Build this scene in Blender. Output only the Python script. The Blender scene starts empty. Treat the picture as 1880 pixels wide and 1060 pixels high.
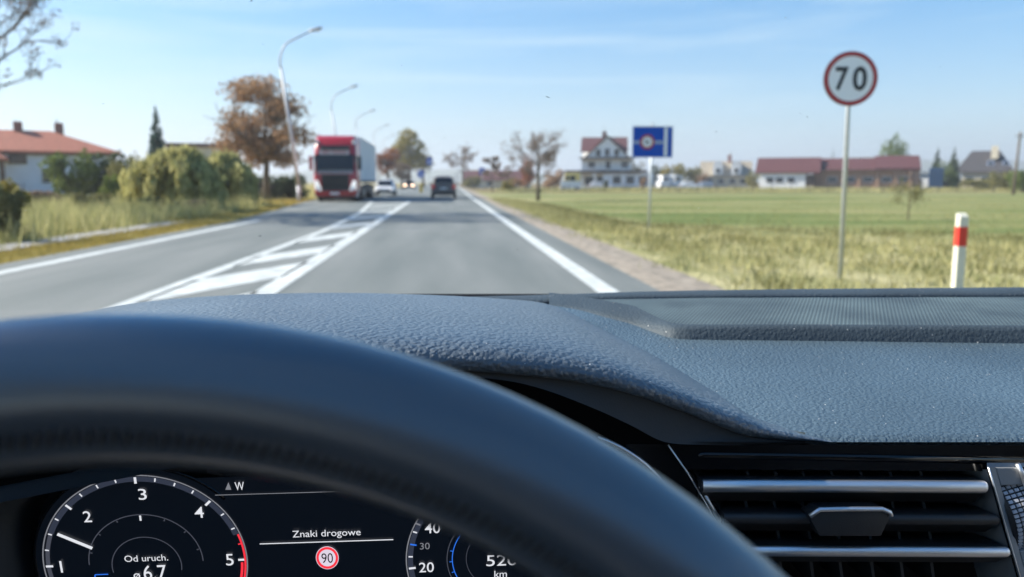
import bpy, bmesh, math, random
import numpy as np
from mathutils import Vector, Matrix
sc = bpy.context.scene
C = sc.collection
R = math.radians
# ------------------------------------------------------------------ camera
EYE = Vector((0, 0, 1.25))
F, CX, CY = 1450.0, 940.0, 530.0
YAW, PITCH = R(4.53), R(7.70)
cam_d = bpy.data.cameras.new('camera')
cam = bpy.data.objects.new('camera', cam_d); C.objects.link(cam)
cam.location = EYE
cam.rotation_euler = (R(90) - PITCH, 0, -YAW)
cam_d.sensor_width = 36; cam_d.lens = F / 1880 * 36
cam_d.clip_start = 0.01; cam_d.clip_end = 20000
cam_d.dof.use_dof = True; cam_d.dof.focus_distance = 0.46; cam_d.dof.aperture_fstop = 9.8
cam_d.dof.aperture_blades = 0
sc.camera = cam
sc.cycles.use_denoising = True; sc.cycles.denoising_prefilter = 'ACCURATE'
# ------------------------------------------------------------------ sky and sun
SUN_EL, SUN_AZ = R(33), R(75)            # azimuth counted to the left of the road direction
world = bpy.data.worlds.new('World'); sc.world = world; world.use_nodes = True
nt = world.node_tree; nt.nodes.clear()
n_out = nt.nodes.new('ShaderNodeOutputWorld'); n_bg = nt.nodes.new('ShaderNodeBackground')
n_sky = nt.nodes.new('ShaderNodeTexSky'); n_sky.sky_type = 'NISHITA'; n_sky.sun_disc = False
n_sky.sun_elevation = SUN_EL; n_sky.sun_rotation = -SUN_AZ
n_sky.air_density = 1.0; n_sky.dust_density = 0.6; n_sky.ozone_density = 1.6; n_sky.altitude = 100
n_bg.inputs['Strength'].default_value = 0.085
tc = nt.nodes.new('ShaderNodeTexCoord'); mp = nt.nodes.new('ShaderNodeMapping')
mp.inputs['Scale'].default_value = (1.3, 1.0, 14.0); mp.inputs['Rotation'].default_value = (0, R(9), R(10))
nz = nt.nodes.new('ShaderNodeTexNoise'); nz.inputs['Scale'].default_value = 1.7; nz.inputs['Detail'].default_value = 6
nz.inputs['Distortion'].default_value = 0.6
rp = nt.nodes.new('ShaderNodeValToRGB'); rp.color_ramp.elements[0].position = 0.48; rp.color_ramp.elements[1].position = 0.72
rp.color_ramp.elements[0].color = (0, 0, 0, 1); rp.color_ramp.elements[1].color = (0.5, 0.5, 0.5, 1)
mx = nt.nodes.new('ShaderNodeMix'); mx.data_type = 'RGBA'
mx.inputs[7].default_value = (3.7, 4.75, 5.5, 1)
# low bank of haze cloud near the horizon, all the way round
sp = nt.nodes.new('ShaderNodeSeparateXYZ'); bk = nt.nodes.new('ShaderNodeValToRGB')
bk.color_ramp.elements[0].position = 0.0; bk.color_ramp.elements[0].color = (0.85, 0.85, 0.85, 1)
bk.color_ramp.elements[1].position = 0.34; bk.color_ramp.elements[1].color = (0, 0, 0, 1)
e = bk.color_ramp.elements.new(0.10); e.color = (0.5, 0.5, 0.5, 1)
mx2 = nt.nodes.new('ShaderNodeMix'); mx2.data_type = 'RGBA'; mx2.inputs[7].default_value = (2.7, 3.45, 4.7, 1)
L = nt.links.new
L(tc.outputs['Generated'], mp.inputs['Vector']); L(mp.outputs[0], nz.inputs['Vector']); L(nz.outputs[0], rp.inputs[0])
L(tc.outputs['Generated'], sp.inputs[0]); L(sp.outputs['Z'], bk.inputs[0])
hs = nt.nodes.new('ShaderNodeHueSaturation'); hs.inputs['Saturation'].default_value = 1.6; L(n_sky.outputs[0], hs.inputs['Color'])
L(bk.outputs[0], mx2.inputs[0]); L(hs.outputs[0], mx2.inputs[6])
L(rp.outputs[0], mx.inputs[0]); L(mx2.outputs[2], mx.inputs[6])
L(mx.outputs[2], n_bg.inputs['Color']); L(n_bg.outputs[0], n_out.inputs['Surface'])
sun_d = bpy.data.lights.new('sun', 'SUN'); sun_d.energy = 4.6; sun_d.angle = R(0.5); sun_d.color = (1.0, 0.93, 0.82)
sun = bpy.data.objects.new('sun', sun_d); C.objects.link(sun)
sdir = Vector((-math.sin(SUN_AZ) * math.cos(SUN_EL), math.cos(SUN_AZ) * math.cos(SUN_EL), math.sin(SUN_EL)))
sun.rotation_euler = sdir.to_track_quat('Z', 'Y').to_euler()
sun.location = (0, 0, 60)
vs = sc.view_settings
vs.view_transform = 'Standard'; vs.look = 'None'; vs.gamma = 1; vs.use_curve_mapping = False
vs.exposure = 1.22
# ------------------------------------------------------------------ geometry of the photograph -> places
RC = cam.rotation_euler.to_matrix()
FWD = Vector((math.sin(YAW), math.cos(YAW), 0)); RGT = Vector((math.cos(YAW), -math.sin(YAW), 0))
def ray(px, py): return RC @ Vector(((px - CX) / F, (CY - py) / F, -1.0))
def P(px, py, d): return EYE + ray(px, py) * d                  # at depth d along the view axis
def at(px, py, d):                                               # at horizontal distance d ahead
    r = ray(px, py); return EYE + r * (d / r.dot(FWD))
def ground(px, py, z=0.0):
    r = ray(px, py); return EYE + r * ((z - EYE.z) / r.z)
ZR, ZL = -0.22, -0.10                                           # ground level right / left of the road
def spot(px, d, z): p = at(px, 334, d); return Vector((p.x, p.y, z))
def hz(py, d): return EYE.z + (334 - py) / F * d * 1.0
# ------------------------------------------------------------------ materials
def nmat(name):
    m = bpy.data.materials.new(name); m.use_nodes = True
    t = m.node_tree; return m, t, t.nodes['Principled BSDF']
def mat(name, col, rough=0.6, metal=0.0, var=0.0, vscale=8.0, bump=0.0, bscale=60.0, spec=0.5, emit=None, estr=1.0, coat=0.0, col2=None):
    m, t, b = nmat(name)
    b.inputs['Base Color'].default_value = (*col, 1); b.inputs['Roughness'].default_value = rough
    b.inputs['Metallic'].default_value = metal; b.inputs['Specular IOR Level'].default_value = spec
    b.inputs['Coat Weight'].default_value = coat
    if emit: b.inputs['Emission Color'].default_value = (*emit, 1); b.inputs['Emission Strength'].default_value = estr
    if var or bump:
        c = t.nodes.new('ShaderNodeTexCoord')
    if var:
        n = t.nodes.new('ShaderNodeTexNoise'); n.inputs['Scale'].default_value = vscale; n.inputs['Detail'].default_value = 5
        r = t.nodes.new('ShaderNodeValToRGB'); a = col; z = col2 or col
        r.color_ramp.elements[0].position = 0.3; r.color_ramp.elements[1].position = 0.7
        r.color_ramp.elements[0].color = (*[x * (1 - var) for x in a], 1); r.color_ramp.elements[1].color = (*[min(1, x * (1 + var)) for x in z], 1)
        t.links.new(c.outputs['Object'], n.inputs['Vector']); t.links.new(n.outputs[0], r.inputs[0]); t.links.new(r.outputs[0], b.inputs['Base Color'])
    if bump:
        n2 = t.nodes.new('ShaderNodeTexNoise'); n2.inputs['Scale'].default_value = bscale; n2.inputs['Detail'].default_value = 3
        bp = t.nodes.new('ShaderNodeBump'); bp.inputs['Strength'].default_value = 1; bp.inputs['Distance'].default_value = bump
        t.links.new(c.outputs['Object'], n2.inputs['Vector']); t.links.new(n2.outputs[0], bp.inputs['Height']); t.links.new(bp.outputs[0], b.inputs['Normal'])
    return m
def leafmat(name, cols, trans=0.35):
    m = bpy.data.materials.new(name); m.use_nodes = True; t = m.node_tree; t.nodes.clear()
    o = t.nodes.new('ShaderNodeOutputMaterial'); g = t.nodes.new('ShaderNodeNewGeometry'); r = t.nodes.new('ShaderNodeValToRGB')
    d = t.nodes.new('ShaderNodeBsdfDiffuse'); tr = t.nodes.new('ShaderNodeBsdfTranslucent'); mxs = t.nodes.new('ShaderNodeMixShader')
    el = r.color_ramp.elements
    for i, c in enumerate(cols):
        p = i / max(1, len(cols) - 1)
        if i < 2: e_ = el[i]; e_.position = p if i else 0.0
        else: e_ = el.new(p)
        e_.color = (*c, 1); e_.position = p
    mxs.inputs[0].default_value = trans
    t.links.new(g.outputs['Random Per Island'], r.inputs[0])
    t.links.new(r.outputs[0], d.inputs[0]); t.links.new(r.outputs[0], tr.inputs[0])
    t.links.new(d.outputs[0], mxs.inputs[1]); t.links.new(tr.outputs[0], mxs.inputs[2]); t.links.new(mxs.outputs[0], o.inputs[0])
    return m
def leather(name, base, rough, scale, depth, dust=0.0):
    m, t, b = nmat(name)
    c = t.nodes.new('ShaderNodeTexCoord')
    nzz = t.nodes.new('ShaderNodeTexNoise'); nzz.inputs['Scale'].default_value = scale * 0.6; nzz.inputs['Detail'].default_value = 2
    mixv = t.nodes.new('ShaderNodeMix'); mixv.data_type = 'VECTOR'; mixv.inputs[0].default_value = 0.003
    v = t.nodes.new('ShaderNodeTexVoronoi'); v.feature = 'SMOOTH_F1'; v.inputs['Scale'].default_value = scale; v.inputs['Smoothness'].default_value = 0.35
    t.links.new(c.outputs['Object'], nzz.inputs['Vector']); t.links.new(c.outputs['Object'], mixv.inputs[4]); t.links.new(nzz.outputs['Color'], mixv.inputs[5])
    t.links.new(mixv.outputs[1], v.inputs['Vector'])
    n2 = t.nodes.new('ShaderNodeTexNoise'); n2.inputs['Scale'].default_value = scale * 2.2; n2.inputs['Detail'].default_value = 2
    t.links.new(c.outputs['Object'], n2.inputs['Vector'])
    ad = t.nodes.new('ShaderNodeMath'); ad.operation = 'MULTIPLY_ADD'; ad.inputs[1].default_value = 0.35
    inv = t.nodes.new('ShaderNodeMath'); inv.operation = 'MULTIPLY'; inv.inputs[1].default_value = -1.0
    t.links.new(v.outputs['Distance'], inv.inputs[0]); t.links.new(n2.outputs[0], ad.inputs[0]); t.links.new(inv.outputs[0], ad.inputs[2])
    bp = t.nodes.new('ShaderNodeBump'); bp.inputs['Strength'].default_value = 1.0; bp.inputs['Distance'].default_value = depth
    t.links.new(ad.outputs[0], bp.inputs['Height']); t.links.new(bp.outputs[0], b.inputs['Normal'])
    b.inputs['Roughness'].default_value = rough; b.inputs['Base Color'].default_value = (*base, 1); b.inputs['Specular IOR Level'].default_value = .75 if dust else 1.0
    if dust:
        v2 = t.nodes.new('ShaderNodeTexVoronoi'); v2.inputs['Scale'].default_value = 420; v2.inputs['Randomness'].default_value = 1
        t.links.new(c.outputs['Object'], v2.inputs['Vector'])
        lt = t.nodes.new('ShaderNodeMath'); lt.operation = 'LESS_THAN'; lt.inputs[1].default_value = 0.17
        t.links.new(v2.outputs['Distance'], lt.inputs[0])
        sx = t.nodes.new('ShaderNodeSeparateColor'); t.links.new(v2.outputs['Color'], sx.inputs[0])
        g2 = t.nodes.new('ShaderNodeMath'); g2.operation = 'GREATER_THAN'; g2.inputs[1].default_value = 1 - dust; t.links.new(sx.outputs[0], g2.inputs[0])
        mm = t.nodes.new('ShaderNodeMath'); mm.operation = 'MULTIPLY'; t.links.new(lt.outputs[0], mm.inputs[0]); t.links.new(g2.outputs[0], mm.inputs[1])
        # broad film of dust
        n3 = t.nodes.new('ShaderNodeTexNoise'); n3.inputs['Scale'].default_value = 9; n3.inputs['Detail'].default_value = 6
        t.links.new(c.outputs['Object'], n3.inputs['Vector'])
        r3 = t.nodes.new('ShaderNodeValToRGB'); r3.color_ramp.elements[0].position = .35; r3.color_ramp.elements[1].position = .75
        r3.color_ramp.elements[0].color = (*base, 1); r3.color_ramp.elements[1].color = (*[x * 1.35 for x in base], 1)
        t.links.new(n3.outputs[0], r3.inputs[0])
        mc = t.nodes.new('ShaderNodeMix'); mc.data_type = 'RGBA'; mc.inputs[7].default_value = (.6, .6, .58, 1)
        t.links.new(mm.outputs[0], mc.inputs[0]); t.links.new(r3.outputs[0], mc.inputs[6]); t.links.new(mc.outputs[2], b.inputs['Base Color'])
    return m
# ------------------------------------------------------------------ builders
def smooth_obj(me):
    me.polygons.foreach_set('use_smooth', [True] * len(me.polygons))
class MB:
    def __init__(s): s.v = []; s.f = []
    def add(s, vs_, fs): k = len(s.v); s.v += [tuple(p) for p in vs_]; s.f += [tuple(i + k for i in f) for f in fs]
    def box(s, c, d, M=None):
        x, y, z = d[0] / 2, d[1] / 2, d[2] / 2; vv = [Vector((a * x, b * y, e_ * z)) for a in (-1, 1) for b in (-1, 1) for e_ in (-1, 1)]
        if M is not None: vv = [M @ p for p in vv]
        s.add([Vector(c) + p for p in vv], [(0, 1, 3, 2), (4, 6, 7, 5), (0, 4, 5, 1), (2, 3, 7, 6), (0, 2, 6, 4), (1, 5, 7, 3)]); return s
    def tube(s, pts, rad, n=8, cap=True):
        pts = [Vector(p) for p in pts]; k = len(s.v); prev = None
        if not hasattr(rad, '__len__'): rad = [rad] * len(pts)
        for i, p in enumerate(pts):
            t = (pts[min(i + 1, len(pts) - 1)] - pts[max(i - 1, 0)]).normalized()
            a = t.orthogonal().normalized() if prev is None else (prev - t * prev.dot(t)).normalized()
            prev = a; b = t.cross(a)
            for j in range(n):
                th = 2 * math.pi * j / n; s.v.append(tuple(p + (a * math.cos(th) + b * math.sin(th)) * rad[i]))
        for i in range(len(pts) - 1):
            for j in range(n):
                q = k + i * n + j; r_ = k + i * n + (j + 1) % n; s.f.append((q, r_, r_ + n, q + n))
        if cap: s.f.append(tuple(range(k + n - 1, k - 1, -1))); e_ = k + (len(pts) - 1) * n; s.f.append(tuple(range(e_, e_ + n)))
        return s
    def grid(s, rows, flip=False):
        k = len(s.v); n = len(rows[0])
        for r_ in rows: s.v += [tuple(p) for p in r_]
        for i in range(len(rows) - 1):
            for j in range(n - 1):
                q = k + i * n + j; f_ = (q, q + 1, q + n + 1, q + n); s.f.append(f_[::-1] if flip else f_)
        return s
    def prism(s, poly, a, b):                     # polygon points (Vectors) swept by vector from offset a to b
        n = len(poly); k = len(s.v); s.v += [tuple(Vector(p) + a) for p in poly] + [tuple(Vector(p) + b) for p in poly]
        s.f.append(tuple(range(k + n - 1, k - 1, -1))); s.f.append(tuple(range(k + n, k + 2 * n)))
        for i in range(n): j = (i + 1) % n; s.f.append((k + i, k + j, k + n + j, k + n + i))
        return s
    def loft(s, rings, cap=True):
        k = len(s.v); n = len(rings[0])
        for r_ in rings: s.v += [tuple(p) for p in r_]
        for i in range(len(rings) - 1):
            for j in range(n):
                q = k + i * n + j; r2 = k + i * n + (j + 1) % n; s.f.append((q, r2, r2 + n, q + n))
        if cap: s.f.append(tuple(range(k + n - 1, k - 1, -1))); e_ = k + (len(rings) - 1) * n; s.f.append(tuple(range(e_, e_ + n)))
        return s
    def disc(s, c, u, v, r0, r1, a0=0, a1=360, n=48):    # flat ring sector between radii r0, r1
        c, u, v = Vector(c), Vector(u), Vector(v); k = len(s.v)
        for i in range(n + 1):
            t = R(a0 + (a1 - a0) * i / n); d = u * math.cos(t) + v * math.sin(t)
            s.v.append(tuple(c + d * r0)); s.v.append(tuple(c + d * r1))
        for i in range(n): q = k + 2 * i; s.f.append((q, q + 1, q + 3, q + 2))
        return s
    def build(s, name, m, parent=None, smooth=False, fix=True, bevel=0.0):
        me = bpy.data.meshes.new(name); me.from_pydata(s.v, [], s.f); me.materials.append(m)
        if fix or bevel:
            bm = bmesh.new(); bm.from_mesh(me); bmesh.ops.recalc_face_normals(bm, faces=bm.faces)
            if bevel:
                ed = [e_ for e_ in bm.edges if len(e_.link_faces) == 2 and e_.calc_face_angle(0) > 0.5]
                bmesh.ops.bevel(bm, geom=ed, offset=bevel, segments=2, affect='EDGES', profile=0.6)
            bm.to_mesh(me); bm.free()
        if smooth: smooth_obj(me)
        if smooth == 'auto': me.set_sharp_from_angle(angle=R(38))
        o = bpy.data.objects.new(name, me); C.objects.link(o)
        if parent is not None: o.parent = parent
        return o
def tag(o, label=None, cat=None, group=None, kind=None):
    if label: o['label'] = label
    if cat: o['category'] = cat
    if group: o['group'] = group
    if kind: o['kind'] = kind
    return o
def thing(name, label, cat, loc, rz=0.0, group=None):
    o = bpy.data.objects.new(name, None); C.objects.link(o); o.empty_display_size = 0.1
    o.location = loc; o.rotation_euler = (0, 0, rz); return tag(o, label, cat, group)
def copy_tree(o, parent=None):
    c = o.copy(); C.objects.link(c)
    if parent is not None: c.parent = parent
    for ch in list(o.children): copy_tree(ch, c)
    return c
def text(name, s, m, parent, mtx, w=None, h=None, bold=0.0, extr=0.0):
    cu = bpy.data.curves.new(name, 'FONT'); cu.body = s; cu.align_x = 'CENTER'; cu.size = 1; cu.offset = bold; cu.resolution_u = 5
    ob = bpy.data.objects.new(name, cu); C.objects.link(ob)
    dg = bpy.context.evaluated_depsgraph_get()
    me = bpy.data.meshes.new_from_object(ob.evaluated_get(dg)); bpy.data.objects.remove(ob); bpy.data.curves.remove(cu)
    v = np.array([p.co[:] for p in me.vertices]); lo, hi = v.min(0), v.max(0); ce = (lo + hi) / 2
    sx = w / (hi[0] - lo[0]) if w else None; sy = h / (hi[1] - lo[1]) if h else None
    sx = sx or sy; sy = sy or sx
    for p in me.vertices: p.co = mtx @ Vector(((p.co.x - ce[0]) * sx, (p.co.y - ce[1]) * sy, 0))
    me.materials.clear(); me.materials.append(m)
    if extr:
        pass
    o = bpy.data.objects.new(name, me); C.objects.link(o); o.parent = parent; me.name = name
    return o
def cat_rom(pts, n):
    pts = [np.array(p, float) for p in pts]; q = [2 * pts[0] - pts[1]] + pts + [2 * pts[-1] - pts[-2]]; out = []
    m = len(pts) - 1
    for i in range(n):
        t = i / (n - 1) * m; k = min(int(t), m - 1); t -= k; a, b, c, d = q[k:k + 4]
        out.append(0.5 * (2 * b + (c - a) * t + (2 * a - 5 * b + 4 * c - d) * t * t + (3 * b - a - 3 * c + d) * t ** 3))
    return out
def facing(p): return -math.atan2(p.x, p.y)
# ------------------------------------------------------------------ materials used
M = {}
M['dash'] = leather('dash_leather', (.060, .092, .118), .42, 430, .0007, dust=.03)
M['cowl'] = leather('cowl_leather', (.068, .088, .108), .42, 320, .0011, dust=.03)
_c = M['cowl'].node_tree.nodes['Principled BSDF']; _c.inputs['Coat Weight'].default_value = .5; _c.inputs['Coat Roughness'].default_value = .35
M['dash_smooth'] = leather('dash_smooth', (.042, .058, .072), .62, 380, .0004, dust=.04)
M['dash_smooth'].node_tree.nodes['Principled BSDF'].inputs['Specular IOR Level'].default_value = .2
M['visor'] = mat('visor_plastic', (.03, .033, .036), .7, bump=.0001, bscale=900)
M['black'] = mat('black_plastic', (.005, .005, .006), .8, spec=.1)
M['gloss'] = mat('gloss_black', (.004, .004, .005), .12)
M['wheel'] = leather('wheel_leather', (.048, .060, .074), .36, 700, .00008)
_b = M['wheel'].node_tree.nodes['Principled BSDF']; _b.inputs['Coat Weight'].default_value = 1; _b.inputs['Coat Roughness'].default_value = .3; _b.inputs['Coat IOR'].default_value = 1.65
M['thread'] = mat('grey_thread', (.035, .035, .036), .8)
M['knurl'] = mat('knurl_grey', (.45, .46, .50), .35)
M['chrome'] = mat('satin_chrome', (.78, .79, .81), .42, 1.0)
M['slat'] = mat('slat_black', (.02, .021, .023), .45, bump=.0001, bscale=1200)
M['cheek'] = mat('cheek_grey', (.24, .245, .25), .4, bump=.0001, bscale=1200)
M['screen'] = mat('screen_black', (.004, .005, .008), .35, emit=(.008, .014, .026), estr=.10)
M['headliner'] = mat('headliner', (.55, .54, .51), .9)
M['trimdark'] = mat('cabin_trim', (.16, .155, .15), .8)
def em(name, c, s_=.5): return mat(name, (.01, .01, .01), .5, emit=c, estr=s_)
M['e_white'] = em('lit_white', (.8, .82, .88), .42); M['e_grey'] = em('lit_grey', (.30, .31, .35), .3); M['e_dim'] = em('lit_dim', (.055, .06, .08), .5)
M['e_red'] = em('lit_red', (.85, .03, .05), .5); M['e_blue'] = em('lit_blue', (.03, .2, .95), .42); M['e_track'] = em('lit_track', (.03, .037, .06), .45)
M['e_pink'] = em('lit_sign_face', (.8, .72, .85), .4); M['e_ink'] = em('sign_ink', (.01, .01, .012), .2)
M['asphalt'] = None
# ================================================================== SETTING
def groundmat():
    m, t, b = nmat('ground_soil_grass'); N = t.nodes.new; K = t.links.new
    c = N('ShaderNodeTexCoord'); s_ = N('ShaderNodeSeparateXYZ'); K(c.outputs['Object'], s_.inputs[0])
    def noise(scale, detail=6, vec=None, out=0):
        n = N('ShaderNodeTexNoise'); n.inputs['Scale'].default_value = scale; n.inputs['Detail'].default_value = detail
        K(vec or c.outputs['Object'], n.inputs['Vector']); return n.outputs[0]
    def ramp(src, stops):
        r_ = N('ShaderNodeValToRGB'); el = r_.color_ramp.elements
        for i, (p, col) in enumerate(stops):
            q = el[i] if i < 2 else el.new(p)
            q.position = p; q.color = (*col, 1)
        K(src, r_.inputs[0]); return r_.outputs[0]
    def mix(f, a, b_):
        x = N('ShaderNodeMix'); x.data_type = 'RGBA'; K(f, x.inputs[0]); K(a, x.inputs[6]); K(b_, x.inputs[7]); return x.outputs[2]
    def math_(op, a, b_=None, c_=None):
        x = N('ShaderNodeMath'); x.operation = op
        for i, q in enumerate((a, b_, c_)):
            if q is None: continue
            if isinstance(q, (int, float)): x.inputs[i].default_value = q
            else: K(q, x.inputs[i])
        return x.outputs[0]
    mpp = N('ShaderNodeMapping'); mpp.inputs['Scale'].default_value = (.35, 1.6, 1); mpp.inputs['Rotation'].default_value = (0, 0, R(-8)); K(c.outputs['Object'], mpp.inputs[0])
    green = ramp(noise(.14, 8, mpp.outputs[0]), [(.34, (.115, .16, .05)), (.46, (.17, .195, .07)), (.55, (.24, .24, .10)), (.67, (.33, .30, .15))])
    mp2 = N('ShaderNodeMapping'); mp2.inputs['Scale'].default_value = (1, .5, 1); K(c.outputs['Object'], mp2.inputs[0])
    dry = ramp(noise(.9, 9, mp2.outputs[0]), [(.26, (.19, .20, .075)), (.46, (.31, .295, .135)), (.68, (.44, .40, .22))])
    # right: boundary of weeds: X - (3.6 + max(0, 25-Y)*.7) ; soft with noise
    wob = noise(.25, 4)
    lim = math_('MULTIPLY_ADD', math_('MAXIMUM', math_('SUBTRACT', 25.5, s_.outputs['Y']), 0), 1.6, 4.7)
    dd = math_('ADD', math_('SUBTRACT', s_.outputs['X'], lim), math_('MULTIPLY', math_('SUBTRACT', wob, .5), 14))
    fr = math_('MULTIPLY_ADD', dd, .16, .5)
    fc = N('ShaderNodeClamp'); K(fr, fc.inputs[0])
    right = mix(fc.outputs[0], dry, green)
    far = N('ShaderNodeMapRange'); far.inputs[1].default_value = 100; far.inputs[2].default_value = 130; K(math_('ADD', s_.outputs['Y'], math_('MULTIPLY', wob, 16)), far.inputs[0])
    right = mix(far.outputs[0], right, ramp(noise(.3, 6), [(.3, (.14, .11, .06)), (.7, (.26, .21, .11))]))
    left = ramp(noise(.5, 8), [(.3, (.15, .135, .035)), (.5, (.29, .24, .07)), (.7, (.40, .32, .11))])
    side = math_('LESS_THAN', s_.outputs['X'], 0)
    allc = mix(side, right, left)
    K(allc, b.inputs['Base Color']); b.inputs['Roughness'].default_value = 1; b.inputs['Specular IOR Level'].default_value = .1
    bp = N('ShaderNodeBump'); bp.inputs['Distance'].default_value = .08; K(noise(6, 6), bp.inputs['Height']); K(bp.outputs[0], b.inputs['Normal'])
    return m
def asphaltmat():
    m, t, b = nmat('asphalt'); N = t.nodes.new; K = t.links.new
    c = N('ShaderNodeTexCoord'); s_ = N('ShaderNodeSeparateXYZ'); K(c.outputs['Object'], s_.inputs[0])
    n1 = N('ShaderNodeTexNoise'); n1.inputs['Scale'].default_value = 45; n1.inputs['Detail'].default_value = 4; K(c.outputs['Object'], n1.inputs['Vector'])
    mpp = N('ShaderNodeMapping'); mpp.inputs['Scale'].default_value = (1.2, .12, 1); K(c.outputs['Object'], mpp.inputs[0])
    n2 = N('ShaderNodeTexNoise'); n2.inputs['Scale'].default_value = 1.0; n2.inputs['Detail'].default_value = 6; K(mpp.outputs[0], n2.inputs['Vector'])
    a = N('ShaderNodeMath'); a.operation = 'MULTIPLY_ADD'; a.inputs[1].default_value = .55; K(n2.outputs[0], a.inputs[0])
    h = N('ShaderNodeMath'); h.operation = 'MULTIPLY'; h.inputs[1].default_value = .45; K(n1.outputs[0], h.inputs[0]); K(h.outputs[0], a.inputs[2])
    # shadow bands lying across the road, painted into the asphalt colour
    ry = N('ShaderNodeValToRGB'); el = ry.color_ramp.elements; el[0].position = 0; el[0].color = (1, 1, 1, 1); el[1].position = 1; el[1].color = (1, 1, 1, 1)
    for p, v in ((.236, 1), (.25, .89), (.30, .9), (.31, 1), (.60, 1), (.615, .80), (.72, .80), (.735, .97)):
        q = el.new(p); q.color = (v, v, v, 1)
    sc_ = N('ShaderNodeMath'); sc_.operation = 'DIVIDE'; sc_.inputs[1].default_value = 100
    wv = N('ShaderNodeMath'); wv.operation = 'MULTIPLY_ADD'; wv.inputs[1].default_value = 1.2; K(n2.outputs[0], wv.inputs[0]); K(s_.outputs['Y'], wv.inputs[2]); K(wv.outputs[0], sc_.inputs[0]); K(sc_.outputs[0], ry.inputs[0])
    r_ = N('ShaderNodeValToRGB'); r_.color_ramp.elements[0].position = .38; r_.color_ramp.elements[1].position = .62
    r_.color_ramp.elements[0].color = (.118, .135, .128, 1); r_.color_ramp.elements[1].color = (.205, .215, .204, 1); K(a.outputs[0], r_.inputs[0])
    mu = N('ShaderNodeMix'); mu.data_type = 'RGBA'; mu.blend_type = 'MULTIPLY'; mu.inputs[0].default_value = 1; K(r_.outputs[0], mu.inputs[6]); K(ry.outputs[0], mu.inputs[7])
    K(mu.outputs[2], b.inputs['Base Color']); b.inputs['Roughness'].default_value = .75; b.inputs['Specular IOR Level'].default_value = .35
    bp = N('ShaderNodeBump'); bp.inputs['Distance'].default_value = .006; K(n1.outputs[0], bp.inputs['Height']); K(bp.outputs[0], b.inputs['Normal'])
    return m
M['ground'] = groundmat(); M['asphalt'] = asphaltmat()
M['paint'] = mat('road_paint', (.52, .545, .525), .65, var=.26, vscale=3.5, bump=.002, bscale=40)
M['gravel'] = mat('gravel', (.30, .255, .20), .95, var=.40, vscale=5, bump=.02, bscale=30)
M['path'] = mat('path_concrete', (.33, .32, .30), .9, var=.15, vscale=2)
# ground sheet: cross profile repeated along the road
xs = [-3000, -400, -120, -60, -30, -18, -11, -9, -7, 2.2, 2.6, 3.6, 5, 7.5, 10, 14, 20, 30, 45, 70, 110, 180, 400, 3000]
ys = [-60, -20, 0, 5, 10, 15, 20, 26, 34, 45, 60, 80, 110, 150, 210, 320, 600, 1500, 6000]
def gz(x, y):
    if x <= 2.6: return -.06 if x > -9 else ZL
    k = min(1, max(0, (x - 2.6) / 4)); return -.05 + (ZR + .05) * (k * k * (3 - 2 * k))
tag(MB().grid([[Vector((x, y, gz(x, y))) for x in xs] for y in ys]).build('ground', M['ground']), kind='structure')
def xl(y): return float(np.interp(y, [0, 26, 36, 50, 62, 100, 200, 600], [-6.85, -6.85, -7.7, -9.0, -9.6, -10.4, -12, -16]))
YR = [-40, -10, 0, 8, 16, 24, 26, 30, 36, 43, 50, 56, 62, 80, 100, 150, 200, 300, 600]
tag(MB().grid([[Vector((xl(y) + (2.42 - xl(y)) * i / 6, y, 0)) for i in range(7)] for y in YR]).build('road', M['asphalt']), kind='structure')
tag(MB().grid([[Vector((x, y, -.014 if x < 3 else -.055)) for x in (2.415, 2.8, 3.35)] for y in YR[:17]]).build('gravel_shoulder', M['gravel']), kind='structure')
tag(MB().grid([[Vector((x, y, -.075 + .02)) for x in (-9.35, -8.5)] for y in (5, 12, 16, 20, 24, 27)]).build('path', M['path']), kind='structure')
# painted lines: each line or bar a sheet 4 mm over the road
def band(fx, y0, y1, w, n=14, name='edge_line', z=.004):
    y_ = np.linspace(y0, y1, n)
    return tag(MB().grid([[Vector((fx(y) - w / 2, y, z)), Vector((fx(y) + w / 2, y, z))] for y in y_]).build(name, M['paint']), kind='structure')
hr = lambda y: float(np.interp(y, [0, 8, 47, 60], [-2.05, -2.08, -2.5, -2.7]))
hl = lambda y: float(np.interp(y, [0, 8, 20, 32, 47, 60], [-3.36, -3.32, -3.2, -3.55, -4.6, -5.5]))
band(lambda y: 1.80, 1, 68, .25, name='road_marking')
band(lambda y: 1.80 + (y - 69) * .004, 69, 300, .22, name='road_marking')
band(lambda y: -6.2, 0, 26.5, .25, name='road_marking')
band(hr, 1, 52, .27, name='road_marking'); band(hl, 1, 52, .2, name='road_marking')
for y in (4.9, 8.3, 11.9, 16.3, 21.2, 26.4, 32, 38, 44):
    a, b, w = hl(y) + .06, hr(y + 2.4) - .10, (2.0 if y < 10 else 1.7)
    tag(MB().grid([[Vector((a, y, .004)), Vector((a, y + w, .004))], [Vector((b, y + 2.3, .004)), Vector((b, y + 2.3 + w, .004))]]).build('road_marking', M['paint']), kind='structure')
for y in (66, 78, 90, 102, 120): band(lambda q: -5.3 - (q - 60) * .01, y, y + 5, .15, 3, name='road_marking')
# far low hills
M['hill'] = mat('far_hill', (.16, .18, .13), 1, var=.2, vscale=.02)
def hills():
    rows = []; random.seed(4)
    for k, (dy, f) in enumerate(((0, 0), (60, .7), (160, 1), (500, .6))):
        row = []
        for i in range(61):
            px = -400 + i * 50; p = spot(px, 1500 + dy, 0)
            h = (24 + 6 * math.sin(i * .35) + 3 * math.sin(i * 1.3)) + (22 if px > 1480 else 0)
            row.append(Vector((p.x, p.y, -2 + h * f)))
        rows.append(row)
    tag(MB().grid(rows).build('hills', M['hill'], smooth=True), kind='structure')
hills()
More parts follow.
